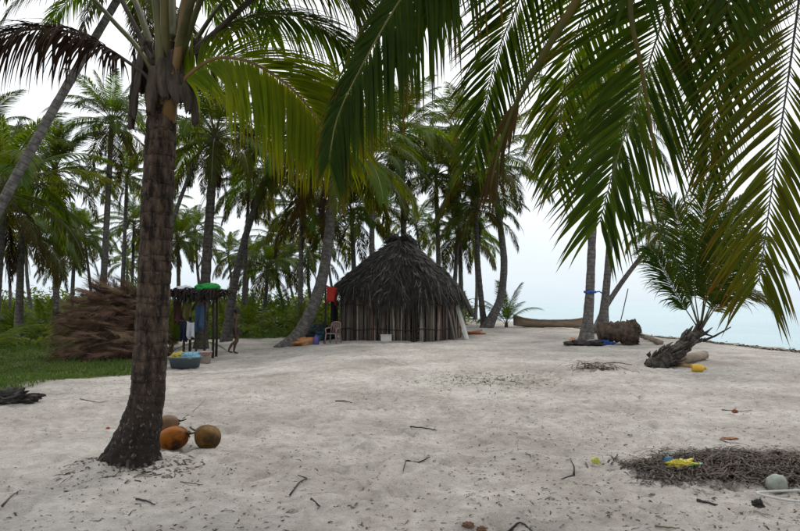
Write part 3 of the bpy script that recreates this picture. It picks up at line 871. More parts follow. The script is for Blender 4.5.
pal(20, 27, 22, 228, 'low palm with shaggy brown skirt near the left edge', L=3.4, r=(0.180, 0.120), seed=50, n_f=34, dead=6)
pal(-30, 30, -20, 145, 'tall palm partly cut off by the left edge', L=3.8, r=(0.180, 0.112), seed=51)
pal(72, 46, 75, 238, 'small palm standing in the gap of white sky above the dry frond heap', L=3.4, r=(0.164, 0.104), seed=52)
pal(132, 52, 134, 226, 'distant small palm close left of the large ringed trunk', L=3.2, r=(0.148, 0.096), seed=53)
pal(158, 36, 200, 150, 'thin palm trunk slanting up to the right beside the large ringed trunk', L=3.3, r=(0.164, 0.096), seed=54, bow=-.6)
pal(243, 40, 249, 185, 'slim upright palm left of the slanting grey trunk', L=3.2, r=(0.148, 0.088), seed=55)
pal(264, 46, 268, 268, 'short bushy palm on the far side of the sandy path', L=3.4, r=(0.164, 0.112), seed=56, dead=1)
pal(180, 44, 178, 240, 'mid height palm behind the small shelter roof', L=3.4, r=(0.164, 0.104), seed=57)
pal(356, 36, 352, 215, 'palm filling the gap between the swept trunk and the hut roof', L=3.8, r=(0.180, 0.112), seed=58, n_f=34)
pal(405, 36, 402, 130, 'tall palm rising right behind the hut with hanging fronds', L=4.2, r=(0.197, 0.120), seed=59, n_f=38, dead=6)
pal(440, 40, 436, 175, 'palm behind the hut with arching fronds left of the seaside pair', L=4.0, r=(0.180, 0.112), seed=60, n_f=34)
pal(452, 42, 458, 232, 'short palm tucked behind the right side of the hut', L=3.4, r=(0.180, 0.112), seed=61)
bS = base_at(492, 36)
pS = ppts([(488, 327, 36), (493, 316, 36), (501, 296, 36), (504, 262, 36), (500, 225, 36), (495, 190, 36), (492, 165, 36)])
palm(bS, pS[-1], 'palm with curved trunk standing at the seaside right of the hut', L=4.4, r=(0.246, 0.136), seed=62, path=spline(pS, 26)[0], n_f=32, dead=2)
pal(484, 37, 476, 207, 'thinner palm sharing its foot with the curved seaside palm', L=3.4, r=(0.180, 0.112), seed=63, bow=.1)
b14 = P0(587, 339)
p14 = ppts([(586, 341, b14.y), (588, 320, b14.y), (590, 290, b14.y), (592, 240, b14.y), (594, 190, b14.y), (594, 120, b14.y)])
palm(b14, p14[-1], 'upright beach palm with blue strip tied round its trunk', L=3.8, r=(0.197, 0.128), seed=64, path=spline(p14, 26)[0], flare=2.4, n_f=30, dead=1)
p15 = ppts([(603, 328, 30), (604, 312, 30), (607, 280, 30), (610, 240, 30), (614, 190, 30), (616, 110, 30)])
palm(base_at(603, 30), p15[-1], 'beach palm with pale flared trunk just right of the blue strip palm', L=3.6, r=(0.197, 0.112), seed=65, path=spline(p15, 26)[0], flare=2.3, n_f=28, dead=1)
p16 = ppts([(597, 327, 31.5), (604, 310, 32), (622, 282, 32), (645, 252, 32), (664, 228, 32)])
palm(base_at(597, 31.5), p16[-1], 'palm with thin trunk leaning hard right over the water', L=2.5, r=(0.148, 0.096), seed=66, path=spline(p16, 24)[0], n_f=29, dead=4)
pal(372, 33, 372, 165, 'palm whose full crown fills the space above the left of the hut roof', L=4.0, r=(0.180, 0.112), seed=70, n_f=33, dead=3)
pal(300, 37, 302, 205, 'palm with dark crown just left of the swept trunk top', L=3.8, r=(0.180, 0.112), seed=71, n_f=31, dead=3)
pal(462, 45, 456, 130, 'tall far palm whose crown shows between the hanging fronds above the hut', L=4.4, r=(0.180, 0.112), seed=72, n_f=31)
gr = random.Random(77)
for i, (px, dd, cy) in enumerate([(-60, 40, 200), (35, 50, 215), (95, 58, 235), (155, 62, 245), (205, 56, 232), (228, 66, 255), (290, 54, 240), (318, 48, 252), (385, 52, 205), (425, 55, 225), (300, 66, 262), (250, 58, 262),
                                  (10, 62, 240), (170, 50, 215), (475, 56, 240), (340, 60, 235), (50, 70, 262), (120, 72, 262)]):
    pal(px, dd, px + gr.uniform(-14, 14), cy, 'palm deep in the grove, small and half hidden by nearer palms', 'distant palms of the grove', L=3.5, r=(0.156, 0.096), seed=200 + i, bow=gr.uniform(-.5, .5), n_f=26, dead=1)

# young palms: fronds straight from the ground
def young(p, L, label, group=None, seed=1, n_f=9):
    rg = random.Random(seed)
    o = tag(empty('young_palm', p), label, 'young palm', group)
    mb = MB(); tube(mb, [(0, 0, -.1), (0, 0, .12), (.01, 0, .3)], [.11, .10, .05], 10, jit=.06)
    mb.build('stem', M['rachis_brown'], o, True)
    az = rg.uniform(0, 6)
    for i in range(n_f):
        az += 2.4
        put_frond(o, min(3, int(i * 3.6 / n_f)), az, L * rg.uniform(.75, 1.1), Vector((0, 0, .12)), rg)
    return o
young(base_at(-22, 15), 2.1, 'young palm at the left edge with one long arching frond', seed=1)
young(base_at(506, 37), 2.5, 'young palm sprouting right of the curved seaside palm', seed=2)
young(base_at(140, 24), 2.6, 'young palm fanning out behind the dry frond heap', seed=3, n_f=12)
young(base_at(165, 23.5), 2.5, 'young palm between the large ringed trunk and the shelter', seed=4, n_f=11)
young(base_at(172, 20.8), 2.0, 'young palm with arching fronds right behind the small shelter', seed=9, n_f=12)
young(base_at(305, 31), 1.5, 'small seedling palm in the grass left of the swept trunk', seed=5)
for i, (px, dd) in enumerate([(250, 36), (282, 40), (318, 38), (225, 34), (345, 39), (205, 40), (15, 30), (45, 33), (455, 44), (110, 34), (270, 47), (300, 50)]):
    young(base_at(px, dd), 2.2, 'young palm growing among the undergrowth of the grove', 'young palms in the undergrowth', seed=20 + i)

# ------------------------------------------------------------------ stumpy palm on the beach
bt = P0(657, 366)
st = tag(empty('stumpy_palm', bt), 'short leaning palm with ragged dark stump and upright green fronds on the beach', 'palm tree')
top = W(701, 329, bt.y) - bt
spth = spline([Vector((-.06, 0, -.15)), Vector((.05, 0, .1)), Vector((top.x * .5, 0, top.z * .42)), top], 30)[0]
mb = MB(); tube(mb, spth, [.25 * (1 - .6 * i / 29) * (1 + .10 * math.sin(i * 2.1)) for i in range(30)], 16, jit=.09, hint=Vector((0, 1, 0)))
mb.build('trunk', M['trunk_dark'], st, True)
rg = random.Random(5)
for i in range(58):
    u = rg.uniform(.02, .97); p = spth[int(u * 29)]
    a = rg.uniform(0, 6.28); tdir = (spth[min(29, int(u * 29) + 1)] - spth[max(0, int(u * 29) - 1)]).normalized()
    A, B = frame_for(tdir, Vector((0, 1, 0)))
    out = A * math.cos(a) + B * math.sin(a)
    ln = rg.uniform(.12, .34); rr = .25 * (1 - .6 * u)
    m1 = MB(); tube(m1, [p + out * rr * .7, p + out * (rr + ln * .16) + tdir * ln * .5, p + out * (rr + ln * .22) + tdir * ln], [.075, .055, .018], 6, jit=.2, flat=.5)
    m1.build('leaf_stub', M['trunk_dark' if rg.random() < .7 else 'sheath'], st, True)
for pts_, r_ in (([(703, 341), (715, 336), (731, 327)], .03), ([(697, 338), (705, 334), (712, 336)], .035)):
    m1 = MB(); tube(m1, [W(a_, b_, bt.y - .1) - bt for a_, b_ in pts_], [r_, r_ * .8, r_ * .4], 7); m1.build('leaf_stub', M['soil_black'], st, True)
for i, (cps, lf, rc) in enumerate([
        ([(700, 331), (686, 285), (682, 240), (672, 205), (650, 190)], 'leaf', 'rachis_stem'),
        ([(700, 331), (694, 280), (700, 235), (706, 200), (716, 176)], 'leaf', 'rachis_green'),
        ([(700, 331), (722, 300), (742, 290), (762, 296), (778, 310)], 'leaf_yellow', 'rachis_orange'),
        ([(700, 331), (710, 280), (722, 240), (738, 215), (756, 210)], 'leaf', 'rachis_stem'),
        ([(700, 331), (680, 300), (664, 270), (652, 250), (640, 250)], 'leaf', 'rachis_stem'),
        ([(700, 331), (690, 296), (676, 262), (660, 232), (640, 222)], 'leaf', 'rachis_green'),
        ([(700, 331), (705, 290), (708, 250), (722, 215), (744, 196)], 'leaf', 'rachis_green'),
        ([(700, 331), (716, 292), (730, 256), (750, 236), (772, 238)], 'leaf', 'rachis_green'),
        ([(700, 331), (725, 285), (745, 262), (766, 258), (784, 270)], 'leaf', 'rachis_green')]):
    dep = [0, .1, .2, .3, .4]
    near_frond(st, bt, [W(a_, b_, bt.y + dep[k] * (1, -1, .5, -2, 2, -2.5, 3, .8, 1.5)[i]) for k, (a_, b_) in enumerate(cps)], 120, .8, .030, lf, rc, Vector((0, -.5, .8)), .020, .003, droop=.9, start=.22, seed=60 + i, seg=5)

# ------------------------------------------------------------------ thatched hut
HC = Vector((.10, 27.4, 0)); HW, HD, HROT = 2.40, 3.1, R(-6)
hut = empty('thatched_hut', (HC.x, HC.y, float(gz(HC.x, HC.y))), HROT)
tag(hut, 'thatched hut with dark palm roof and walls of upright poles', 'hut')
def sup(a, e=2.7):
    c, s = math.cos(a), math.sin(a)
    return Vector((HW * math.copysign(abs(c) ** (2 / e), c), HD * math.copysign(abs(s) ** (2 / e), s), 0))
ZR, RY = 4.0, .9
def roofpt(a, v, lift=0.0):
    e = sup(a, 2.5) * 1.13
    ry = max(-RY, min(RY, e.y * .5))
    front = max(0, -math.sin(a))
    ze = 2.02 - .50 * front ** 6 * math.exp(-((math.cos(a) - .08) * 2.6) ** 4) - .50 * max(0, math.cos(a)) ** 6 + .05 * math.sin(a * 9) + .04 * math.sin(a * 23 + 1)
    q = Vector((0, ry, 0)).lerp(e, v)
    bulge = 1 + .07 * math.sin(math.pi * min(v, 1)) * (.75 + .75 * math.cos(a))
    q.x *= bulge; q.y *= bulge
    h = .86 * v + .14 * v * v
    if v > 1: h = 1 + (v - 1) * 2.6
    z = ZR - (ZR - ze) * h + .06 * mnoise.noise(Vector((q.x * 1.2, q.y * 1.2, 3)))
    return Vector((q.x, q.y, z + lift))
per = [sup(2 * math.pi * i / 2000) for i in range(2001)]
dl = [0]
for i in range(2000): dl.append(dl[-1] + (per[i + 1] - per[i]).length)
rg = random.Random(21)
pole_meshes = {}
for key in ('pole', 'pole_pale', 'pole_brown', 'pole_dark'):
    pole_meshes[key] = []
    for v in range(5):
        r_ = rg.uniform(.028, .052); m1 = MB()
        bx_, by_ = rg.uniform(-.03, .03), rg.uniform(-.03, .03)
        tube(m1, [(0, 0, -.2), (bx_ * .6, by_ * .6, .5), (bx_, by_, 1.1), (0, 0, 2.3)], [r_ * 1.1, r_, r_ * .95, r_ * .8], 7, jit=.1, rg=rg)
        pole_meshes[key].append(m1.mesh('wall_pole', [M[key]], True))
s_ = 0.0; npole = 0
while s_ < dl[-1] and npole < 285:
    i = int(np.searchsorted(dl, s_)); i = min(i, 2000)
    key = rg.choices(['pole', 'pole_dark', 'pole_brown', 'pole_pale'], [.62, .12, .05, .21])[0]
    o = link('wall_pole', rg.choice(pole_meshes[key]), hut, per[i] + Vector((rg.uniform(-.02, .02), rg.uniform(-.02, .02), 0)), (rg.uniform(-.02, .02), rg.uniform(-.025, .025), rg.uniform(0, 6)), (1, 1, (roofpt(math.atan2(per[i].y / HD, per[i].x / HW), .86).z - .10) / 2.3))
    npole += 1
    s_ += rg.uniform(.052, .098)
for z_ in (.42, 1.35):
    m1 = MB()
    tube(m1, [p * 1.022 + Vector((0, 0, z_ + .03 * math.sin(i * .9))) for i, p in enumerate(per[::25])], .02, 6, cap=False)
    m1.build('wall_rail', M['pole_dark'], hut, True)
m1 = MB(); NA, NV = 72, 14; vv_ = []
for j in range(NV + 1):
    for i in range(NA):
        vv_.append(roofpt(2 * math.pi * i / NA, j / NV, -.06))
m1.add(vv_, [(j * NA + i, (j + 1) * NA + i, (j + 1) * NA + (i + 1) % NA, j * NA + (i + 1) % NA) for j in range(NV) for i in range(NA)])
roof = m1.build('thatch_roof', M['thatch_core'], hut, True)
m1 = MB()
def strip(pts, w, mi=0, rg=rg):
    vs, fs = [], []
    for k, p in enumerate(pts):
        t_ = (pts[min(k + 1, len(pts) - 1)] - pts[max(k - 1, 0)]).normalized()
        s_ = t_.cross(Vector((p.x, p.y + .001, .9)).normalized())
        s_ = s_.normalized() if s_.length > 1e-3 else Vector((1, 0, 0))
        ww = w * (1 - .7 * (k / (len(pts) - 1)) ** 2) * .5
        vs += [p - s_ * ww, p + s_ * ww]
    for k in range(len(pts) - 1): fs.append((2 * k, 2 * k + 1, 2 * k + 3, 2 * k + 2))
    m1.add(vs, fs, None, mi)
for row in range(13):
    v0r = row / 13 * .98
    cnt = int(240 + 860 * (v0r ** .8))
    for k in range(cnt):
        a = rg.uniform(0, 2 * math.pi)
        if math.sin(a) > .75 and rg.random() < .5: continue
        v0 = max(0, v0r + rg.uniform(-.04, .05)); ln = rg.uniform(.14, .30); da = rg.gauss(0, .035) / max(.25, v0)
        lf = rg.uniform(0, .05); le = rg.uniform(.0, .08) if rg.random() < .9 else rg.uniform(.05, .18)
        pts = [roofpt(a + da * q, min(1.16, v0 + ln * q), lf + (le - lf) * q) for q in (0, .35, .7, 1)]
        strip(pts, rg.uniform(.012, .036), 0 if rg.random() < .88 else 1)
for k in range(900):       # loose grey leaf ends, thickest on the two shoulders
    a = rg.choice([rg.gauss(3.75, .35), rg.gauss(5.75, .35), rg.uniform(0, 6.28)])
    v0 = rg.uniform(.05, 1.0); da = rg.uniform(-.12, .12)
    pts = [roofpt(a + da * q, min(1.15, v0 + .16 * q), .05 + .18 * q * rg.random()) for q in (0, .5, 1)]
    strip(pts, rg.uniform(.03, .075), 1)
for k in range(900):        # fringe at the eaves
    a = rg.uniform(0, 2 * math.pi)
    p = roofpt(a, rg.uniform(.94, 1.02), .02); ln = rg.uniform(.1, .38)
    strip([p, p + Vector((p.x * .02, p.y * .02, -ln * .5)), p + Vector((p.x * .02 + rg.uniform(-.05, .05), p.y * .02, -ln))], rg.uniform(.02, .05), 0 if rg.random() < .8 else 1)
kind(m1.build('thatch', [M['thatch'], M['thatch_grey']], roof), 'stuff')
m1 = MB()
for k in range(800):        # tousled ridge cap
    y = rg.uniform(-RY - .25, RY + .2); a = rg.uniform(-1.7, 1.7)
    c_ = Vector((0, y, ZR - .02)); o1 = Vector((math.sin(a), rg.uniform(-.5, .3), math.cos(a) * .75))
    p1 = c_ + o1 * rg.uniform(.05, .16); p2 = c_ + o1 * rg.uniform(.18, .40) + Vector((math.copysign(.12, a), 0, 0)); p3 = p2 + Vector((math.copysign(rg.uniform(.08, .3), a), rg.uniform(-.25, .1), -rg.uniform(.12, .4)))
    strip([p1, p2, p3], rg.uniform(.04, .09), 0 if rg.random() < .7 else 1)
kind(m1.build('ridge_cap', [M['thatch'], M['thatch_grey']], roof), 'stuff')
def lean_pole(name, pa, pb, r_, m_, label, cat='pole', flat=1.0):
    mb = MB(); pa, pb = Vector(pa), Vector(pb)
    mid = pa.lerp(pb, .5) + Vector((.02, .01, 0))
    tube(mb, [Vector((0, 0, 0)), mid - pa, pb - pa], [r_, r_ * .95, r_ * .85], 8, flat=flat, jit=.05, hint=Vector((0, 1, 0)))
    return tag(mb.build(name, m_, None, True, pa), label, cat)
yF = 24.35
def gp(px, dist): 
    q = base_at(px, dist); q.z -= .04; return q
lean_pole('leaning_pole', gp(438, 24.5), W(437.5, 287, 24.75), .055, M['pole_pale'], 'thick pale pole standing against the right front of the hut wall')
lean_pole('leaning_pole', gp(455, 24.8), W(442, 287, 25.0), .04, M['pole_pale'], 'grey pole slanting left against the hut beside the thick pale one')
lean_pole('leaning_pole', gp(457, 25.2), W(450, 298, 25.3), .035, M['pole_pale'], 'short grey pole between the slanting pole and the white board')
pa, pb = gp(467, 25.3), W(457, 305, 25.6)
mb = MB(); tube(mb, [Vector((0, 0, 0)), pb - pa], .085, 4, flat=.3, hint=Vector((0, 1, 0)))
tag(mb.build('leaning_board', plastic('white_board', (.62, .62, .60), .7), None, False, pa), 'narrow white board leaning at the right end of the hut', 'board')

# ------------------------------------------------------------------ things lying round the hut
def heap(name, px, py, s, m_, label, cat, seed, amp=.35, freq=1.8, ridge=.35, rz=0.0, sub=4, sink=.1):
    p = P0(px, py); mb = MB(); blob(mb, (0, 0, s[2] * (1 - sink) * .55), s, seed, amp, freq, sub, -.45, 0, ridge, rz)
    return tag(mb.build(name, m_, None, True, p), label, cat)
mb = MB(); box(mb, (0, 0, .09), (.40, .28, .22), .1); box(mb, (0, 0, .215), (.43, .31, .04), .1)
o = tag(mb.build('white_box', plastic('white_foam', (.50, .49, .46), .6), None, False, P0(386, 341)), 'small white box standing in front of the hut wall', 'box')
bv = o.modifiers.new('bevel', 'BEVEL'); bv.width = .02; bv.segments = 2
heap('pale_sack', 446, 333.5, (.30, .22, .26), cloth('sackcloth', (.42, .41, .39)), 'pale grey sack slumped at the right end of the hut wall', 'sack', 3)
# yellow jug
def jug(px, py, h, r_, m_, label, lying=False, name='plastic_jug', cat='jug', rz=0.0):
    o = tag(empty(name, P0(px, py), rz), label, cat)
    mb = MB(); lathe(mb, [(0, 0), (r_ * .9, 0), (r_, h * .06), (r_, h * .62), (r_ * .8, h * .78), (r_ * .35, h * .88), (r_ * .33, h * .95), (0, h * .95)], 20)
    bdy = mb.build('body', m_, o, True)
    mb = MB(); lathe(mb, [(r_ * .40, h * .93), (r_ * .40, h * 1.02), (0, h * 1.02)], 14)
    cap_ = mb.build('cap', m_, o, True)
    mb = MB(); tube(mb, [(r_ * .3, 0, h * .9), (r_ * .95, 0, h * .9), (r_ * 1.05, 0, h * .75), (r_ * .92, 0, h * .55)], r_ * .12, 8); mb.build('handle', m_, o, True)
    if lying: o.rotation_euler = (R(90), 0, rz); o.location.z += r_ * .9
    return o
jug(454, 334, .36, .15, plastic('yellow_plastic', (.62, .50, .04)), 'yellow plastic jug lying beside the pale sack by the hut', True, rz=1.2)
lean_pole('plank', P0(459, 335.5) + Vector((0, 0, .04)), P0(482, 331.5) + Vector((0, 0, .05)), .06, M['log'], 'weathered plank lying on the sand right of the yellow jug', 'plank', .4)
heap('orange_cloth', 475, 334.5, (.42, .2, .09), cloth('orange_cloth', (.32, .10, .04)), 'flat orange rag on the sand right of the hut', 'rag', 8)
lean_pole('red_plank', P0(420, 338.5) + Vector((0, 0, .03)), P0(436, 337) + Vector((0, 0, .04)), .05, mat('red_wood', (.25, .09, .06), (.33, .15, .11), 8), 'short reddish plank lying along the hut front', 'plank', .4)
heap('orange_bundle', 303, 346, (.52, .25, .22), mat('orange_bundle', (.42, .13, .03), (.36, .24, .13), 4, .9), 'orange and tan bundle lying at the foot of the swept palm', 'bundle', 11)
jug(316, 345, .36, .11, plastic('violet_plastic', (.09, .07, .26)), 'violet plastic jug between the swept palm and the chair')
heap('dark_tarp', 318, 340.5, (.72, .4, .46), mat('tarp_dark', (.012, .016, .02), (.02, .12, .16), 2.2, .55, contrast=(.5, .6)), 'crumpled black and turquoise tarpaulin heaped behind the violet jug', 'tarpaulin', 12, amp=.45, ridge=.6)
# cloth hung left of the hut
def hung(name, pa, pb, drop, m_, label, cat='cloth', seed=0, nu=14, nv=10, wav=.05):
    pa, pb = Vector(pa), Vector(pb); mb = MB(); vs = []
    sd = (pb - pa).cross(Vector((0, 0, 1))).normalized(); rg = random.Random(seed); ph = rg.uniform(0, 6)
    for j in range(nv):
        for i in range(nu):
            u, v = i / (nu - 1), j / (nv - 1)
            p = pa.lerp(pb, u) + Vector((0, 0, -drop * v * (1 + .12 * math.sin(u * 7 + ph)) - .03 * math.sin(math.pi * u)))
            p += sd * wav * (.3 + v) * math.sin(u * 9 + ph + v * 1.5) + (pb - pa) * (.06 * (0.5 - u) * v)
            vs.append(p - pa)
    mb.add(vs, [(j * nu + i, j * nu + i + 1, (j + 1) * nu + i + 1, (j + 1) * nu + i) for j in range(nv - 1) for i in range(nu - 1)])
    o = tag(mb.build(name, m_, None, True, pa), label, cat)
    s = o.modifiers.new('solid', 'SOLIDIFY'); s.thickness = .012
    return o
hung('hanging_cloth', W(326, 285, 24.6), W(338, 288, 25.2), .62, cloth('red_cloth', (.42, .035, .025)), 'red cloth hanging under the left eave of the hut', seed=4)
lean_pole('line_post', gp(325, 24.6), W(325.5, 283, 24.6), .04, M['pole_dark'], 'dark post left of the hut that carries the red cloth', 'post')
hung('hanging_cloth', W(331, 300, 25.4), W(338, 300, 25.5), 1.0, cloth('black_cloth', (.012, .012, .014)), 'black cloth hanging below the red one by the hut', seed=5)
# plastic armchair
pc = P0(333, 344); ch = tag(empty('plastic_chair', pc, R(160)), 'faded pink plastic armchair outside the hut\'s left corner', 'chair')
ch.scale = (.9, .9, .88)
pk = plastic('pink_plastic', (.22, .14, .14), .7)
mb = MB(); box(mb, (0, 0, .42), (.46, .44, .035)); o = mb.build('seat', pk, ch); bv = o.modifiers.new('b', 'BEVEL'); bv.width = .015
for sx in (-1, 1):
    for sy in (-1, 1):
        mb = MB(); tube(mb, [(.25 * sx, .24 * sy, 0), (.21 * sx, .2 * sy, .42)], [.022, .03], 8); mb.build('leg', pk, ch, True)
    mb = MB(); tube(mb, [(.21 * sx, .2, .42), (.25 * sx, .2, .62), (.26 * sx, 0, .64), (.23 * sx, -.24, .66)], .024, 8, flat=1.3); mb.build('armrest', pk, ch, True)
mb = MB()
for x in (-.2, .2): tube(mb, [(x, -.2, .42), (x * 1.02, -.26, .7), (x * .9, -.3, .86)], .024, 8)
tube(mb, [(-.19, -.3, .86), (0, -.32, .90), (.19, -.3, .86)], .03, 8)
bk = mb.build('backrest', pk, ch, True)
for x in (-.12, -.06, 0, .06, .12):
    mb = MB(); tube(mb, [(x, -.21, .44), (x, -.27, .7), (x, -.31, .87)], .018, 6, hint=Vector((0, 1, 0)), flat=.5); mb.build('slat', pk, bk, True)

# ------------------------------------------------------------------ heap of dry fronds
ph_ = G(100, 361)
HPc = Vector((ph_.x, ph_.y + 1.1, float(hz(ph_.x, ph_.y + 1.1))))
pile = tag(empty('dry_frond_heap', HPc), 'big brown heap of dry palm fronds stacked on the grass', 'frond heap')
hw, hd_, hh = 1.75, 1.3, 2.15
mb = MB(); blob(mb, (0, 0, .6), (hw * .68, hd_ * .55, 1.12), 5, .16, 1.4, 4, -.6)
mb.build('core', M['dry_core'], pile, True)
rg = random.Random(31); dvar = []
for v in range(6):
    m1 = MB(); path = arc_path(R(6), R(-14 if v % 2 else 18), 12, side=R(rg.uniform(-15, 15)))
    rachis_geo(m1, path, .009, .003, 5)
    for side in (-1, 1):
        for k in range(34):
            u = .05 + .93 * k / 34; f = u * 11; i = min(int(f), 10); p = path[i].lerp(path[i + 1], f - i)
            t_ = (path[i + 1] - path[i]).normalized(); a = R(rg.uniform(3, 24))
            dr = (t_ * math.cos(a) + Vector((0, side * math.sin(a), rg.uniform(-.28, .28)))).normalized()
            vs, fs, ts = leaflet_geo(p, dr, Vector((0, 0, 1)), rg.uniform(.22, .46), .0125, 3, rg.uniform(-.1, .5), 0.0, rg)
            m1.add(vs, fs, ts)
    dvar.append(m1.mesh('frond', [M['dry']], False))
for k in range(290):
    # laid flat in layers round the mound, most tips to the left and towards the viewer
    a = rg.uniform(math.pi * .85, math.pi * 2.0); el = 1 - (1 - rg.random()) ** 1.25
    cz = math.cos(el * math.pi / 2) ** .6
    p = Vector((math.cos(a) * hw * cz * .86, math.sin(a) * hd_ * cz * .92, .08 + hh * .86 * math.sin(el * math.pi / 2)))
    az = math.pi * 1.12 + rg.gauss(0, .42)
    if p.x > .35 and rg.random() < .55: az = rg.gauss(0, .4)
    if el > .75: az = rg.uniform(math.pi * .6, math.pi * 1.8)
    s = rg.uniform(.6, 1.0)
    o = link('frond', rg.choice(dvar), pile, p - Vector((math.cos(az), math.sin(az), 0)) * s * .5, (rg.uniform(-1.4, 1.4), rg.uniform(-.22, .55) - .25 * (el > .8), az), s)

# ------------------------------------------------------------------ little shelter with washing
sp_ = P0(196, 359.5)
sh_ = tag(empty('pole_shelter', sp_), 'small open shelter of dark poles with thatched top beside the large trunk', 'shelter')
sh_.scale = (.86, .86, .95)
posts = [(-.42, -.05), (.30, -.08), (.44, .45), (-.5, .85), (.42, .95)]
for x, y in posts:
    mb = MB(); tube(mb, [(x, y, -.2), (x + .02, y, .9), (x - .01, y, 2.02)], [.05, .045, .04], 8, jit=.08); mb.build('post', M['pole_dark'], sh_, True)
for y in (-.06, .9):
    mb = MB(); tube(mb, [(-.85, y, 1.98), (.7, y, 2.0)], .045, 8); mb.build('beam', M['pole_dark'], sh_, True)
mb = MB(); tube(mb, [(.02, -.04, -.1), (.0, -.04, .7), (.01, -.02, 1.15)], [.04, .035, .03], 8); mb.build('short_post', M['pole_dark'], sh_, True)
m1 = MB()
box(m1, (-.1, .42, 2.03), (1.7, 1.35, .06))
for k in range(700):
    x, y = rg.uniform(-1.0, .8), rg.uniform(-.4, 1.2); a = rg.uniform(0, 6.28)
    edge = rg.random() < .5
    if edge: y = rg.uniform(-.42, -.2); a = -math.pi / 2 + rg.gauss(0, .5)
    p = Vector((x, y, 2.06 + rg.uniform(0, .12))); dx = Vector((math.cos(a), math.sin(a), 0)) * rg.uniform(.15, .4)
    q = p + dx * .5 + Vector((0, 0, rg.uniform(-.05, .06))); r2 = p + dx + Vector((0, 0, -rg.uniform(.0, .38)))
    strip([p, q, r2], rg.uniform(.03, .07), 0 if rg.random() < .75 else 1)
kind(m1.build('thatch_top', [M['thatch'], M['leaf_dead']], sh_), 'stuff')
for k in range(9):
    o = put_frond(sh_, 7 if k % 2 else 8, rg.uniform(math.pi * .9, math.pi * 2.1), rg.uniform(.7, 1.1), Vector((rg.uniform(-.9, .3), rg.uniform(-.2, .6), 2.1)), rg)
m_gr = cloth('green_tarp', (.012, .20, .03), (.02, .27, .045))
mb = MB(); blob(mb, (0, 0, .06), (.36, .28, .17), 14, .3, 1.5, 4, -.35, 0, .35)
tag(mb.build('green_tarp', m_gr, None, True, sp_ + Vector((.30, -.12, 2.02))), 'bright green tarp bundled on top of the small shelter', 'tarp')
mb = MB(); blob(mb, (0, 0, .05), (.24, .2, .11), 15, .3, 1.6, 4, -.35, 0, .3)
tag(mb.build('white_bag', cloth('white_bag', (.55, .57, .62)), None, True, sp_ + Vector((-.32, -.16, 2.02))), 'whitish plastic bag on the shelter roof left of the green tarp', 'bag')
s0 = sp_
hung('hanging_cloth', s0 + Vector((.02, -.22, 1.62)), s0 + Vector((.28, -.22, 1.64)), .72, cloth('blue_cloth', (.035, .07, .13)), 'slate blue garment hanging in the small shelter', 'garment', 1)
hung('hanging_cloth', s0 + Vector((-.20, -.26, 1.14)), s0 + Vector((.02, -.26, 1.10)), .46, cloth('white_cloth', (.48, .49, .52)), 'white garment hanging low in the middle of the shelter', 'garment', 2)
hung('hanging_cloth', s0 + Vector((-.42, -.22, 1.15)), s0 + Vector((-.2, -.22, 1.13)), .55, cloth('navy_cloth', (.012, .014, .03)), 'near black garment hanging left of the white one', 'garment', 3)
hung('hanging_cloth', s0 + Vector((-.36, -.20, 1.72)), s0 + Vector((-.08, -.20, 1.70)), .5, cloth('olive_cloth', (.10, .095, .03)), 'olive garment hanging under the left half of the shelter top', 'garment', 6)
hung('hanging_cloth', s0 + Vector((-.62, -.20, 1.72)), s0 + Vector((-.40, -.20, 1.70)), .62, cloth('maroon_cloth', (.07, .022, .03)), 'dark maroon garment hanging at the left end of the shelter', 'garment', 7)
mb = MB(); tube(mb, [(-.8, -.22, 1.74), (-.1, -.22, 1.70), (.6, -.22, 1.72)], .008, 6)
tag(mb.build('clothes_line', M['stick'], None, True, s0), 'thin washing line strung under the shelter top', 'line')
mb = MB(); tube(mb, [(-.6, -.24, 1.17), (-.2, -.25, 1.14), (.5, -.26, 1.13)], .008, 6)
tag(mb.build('clothes_line', M['stick'], None, True, s0), 'lower washing line carrying the white garment', 'line')
tb = P0(185, 367.5)
tub = tag(empty('wash_tub', tb), 'grey blue oval tub of washing in front of the small shelter', 'tub')
mb = MB(); lathe(mb, [(0, .02), (.36, .02), (.42, .26), (.45, .28), (.45, .30), (.41, .29), (.35, .06), (0, .06)], 32, sy=.66); mb.build('body', plastic('tub_grey', (.055, .075, .085), .5), tub, True)
mb = MB(); lathe(mb, [(.43, .265), (.465, .285), (.465, .305), (.43, .31)], 32, sy=.67); mb.build('rim', plastic('tub_rim', (.11, .15, .165), .5), tub, True)
mb = MB(); blob(mb, (-.16, 0, .30), (.24, .22, .12), 21, .3, 1.8, 4, -.4, 0, .4)
tag(mb.build('yellow_washing', cloth('yellow_cloth', (.36, .30, .05)), None, True, tb), 'yellow cloth piled in the left of the tub', 'cloth')
mb = MB(); blob(mb, (.12, 0, .30), (.27, .22, .12), 22, .3, 1.8, 4, -.4, 0, .4)
tag(mb.build('blue_washing', cloth('light_blue_cloth', (.16, .33, .42)), None, True, tb), 'light blue cloth piled in the right of the tub', 'cloth')
bq = P0(205, 362.5)
bu = tag(empty('bucket', bq), 'pinkish white bucket on the sand right of the tub', 'bucket')
mb = MB(); lathe(mb, [(0, .01), (.145, .01), (.185, .31), (.20, .315), (.20, .335), (.175, .33), (.135, .04), (0, .04)], 24); mb.build('body', mat('pinkish', (.34, .20, .16), (.42, .39, .36), 3, .5), bu, True)
mb = MB(); tube(mb, [(.19 * math.cos(a), -.06, .33 - .17 * math.sin(a)) if False else (.195 * math.cos(a), -.19 * math.sin(a) * .5 - .08, .33 - .12 * math.sin(a)) for a in [k * math.pi / 8 for k in range(9)]], .008, 6); mb.build('handle', M['stick'], bu, True)

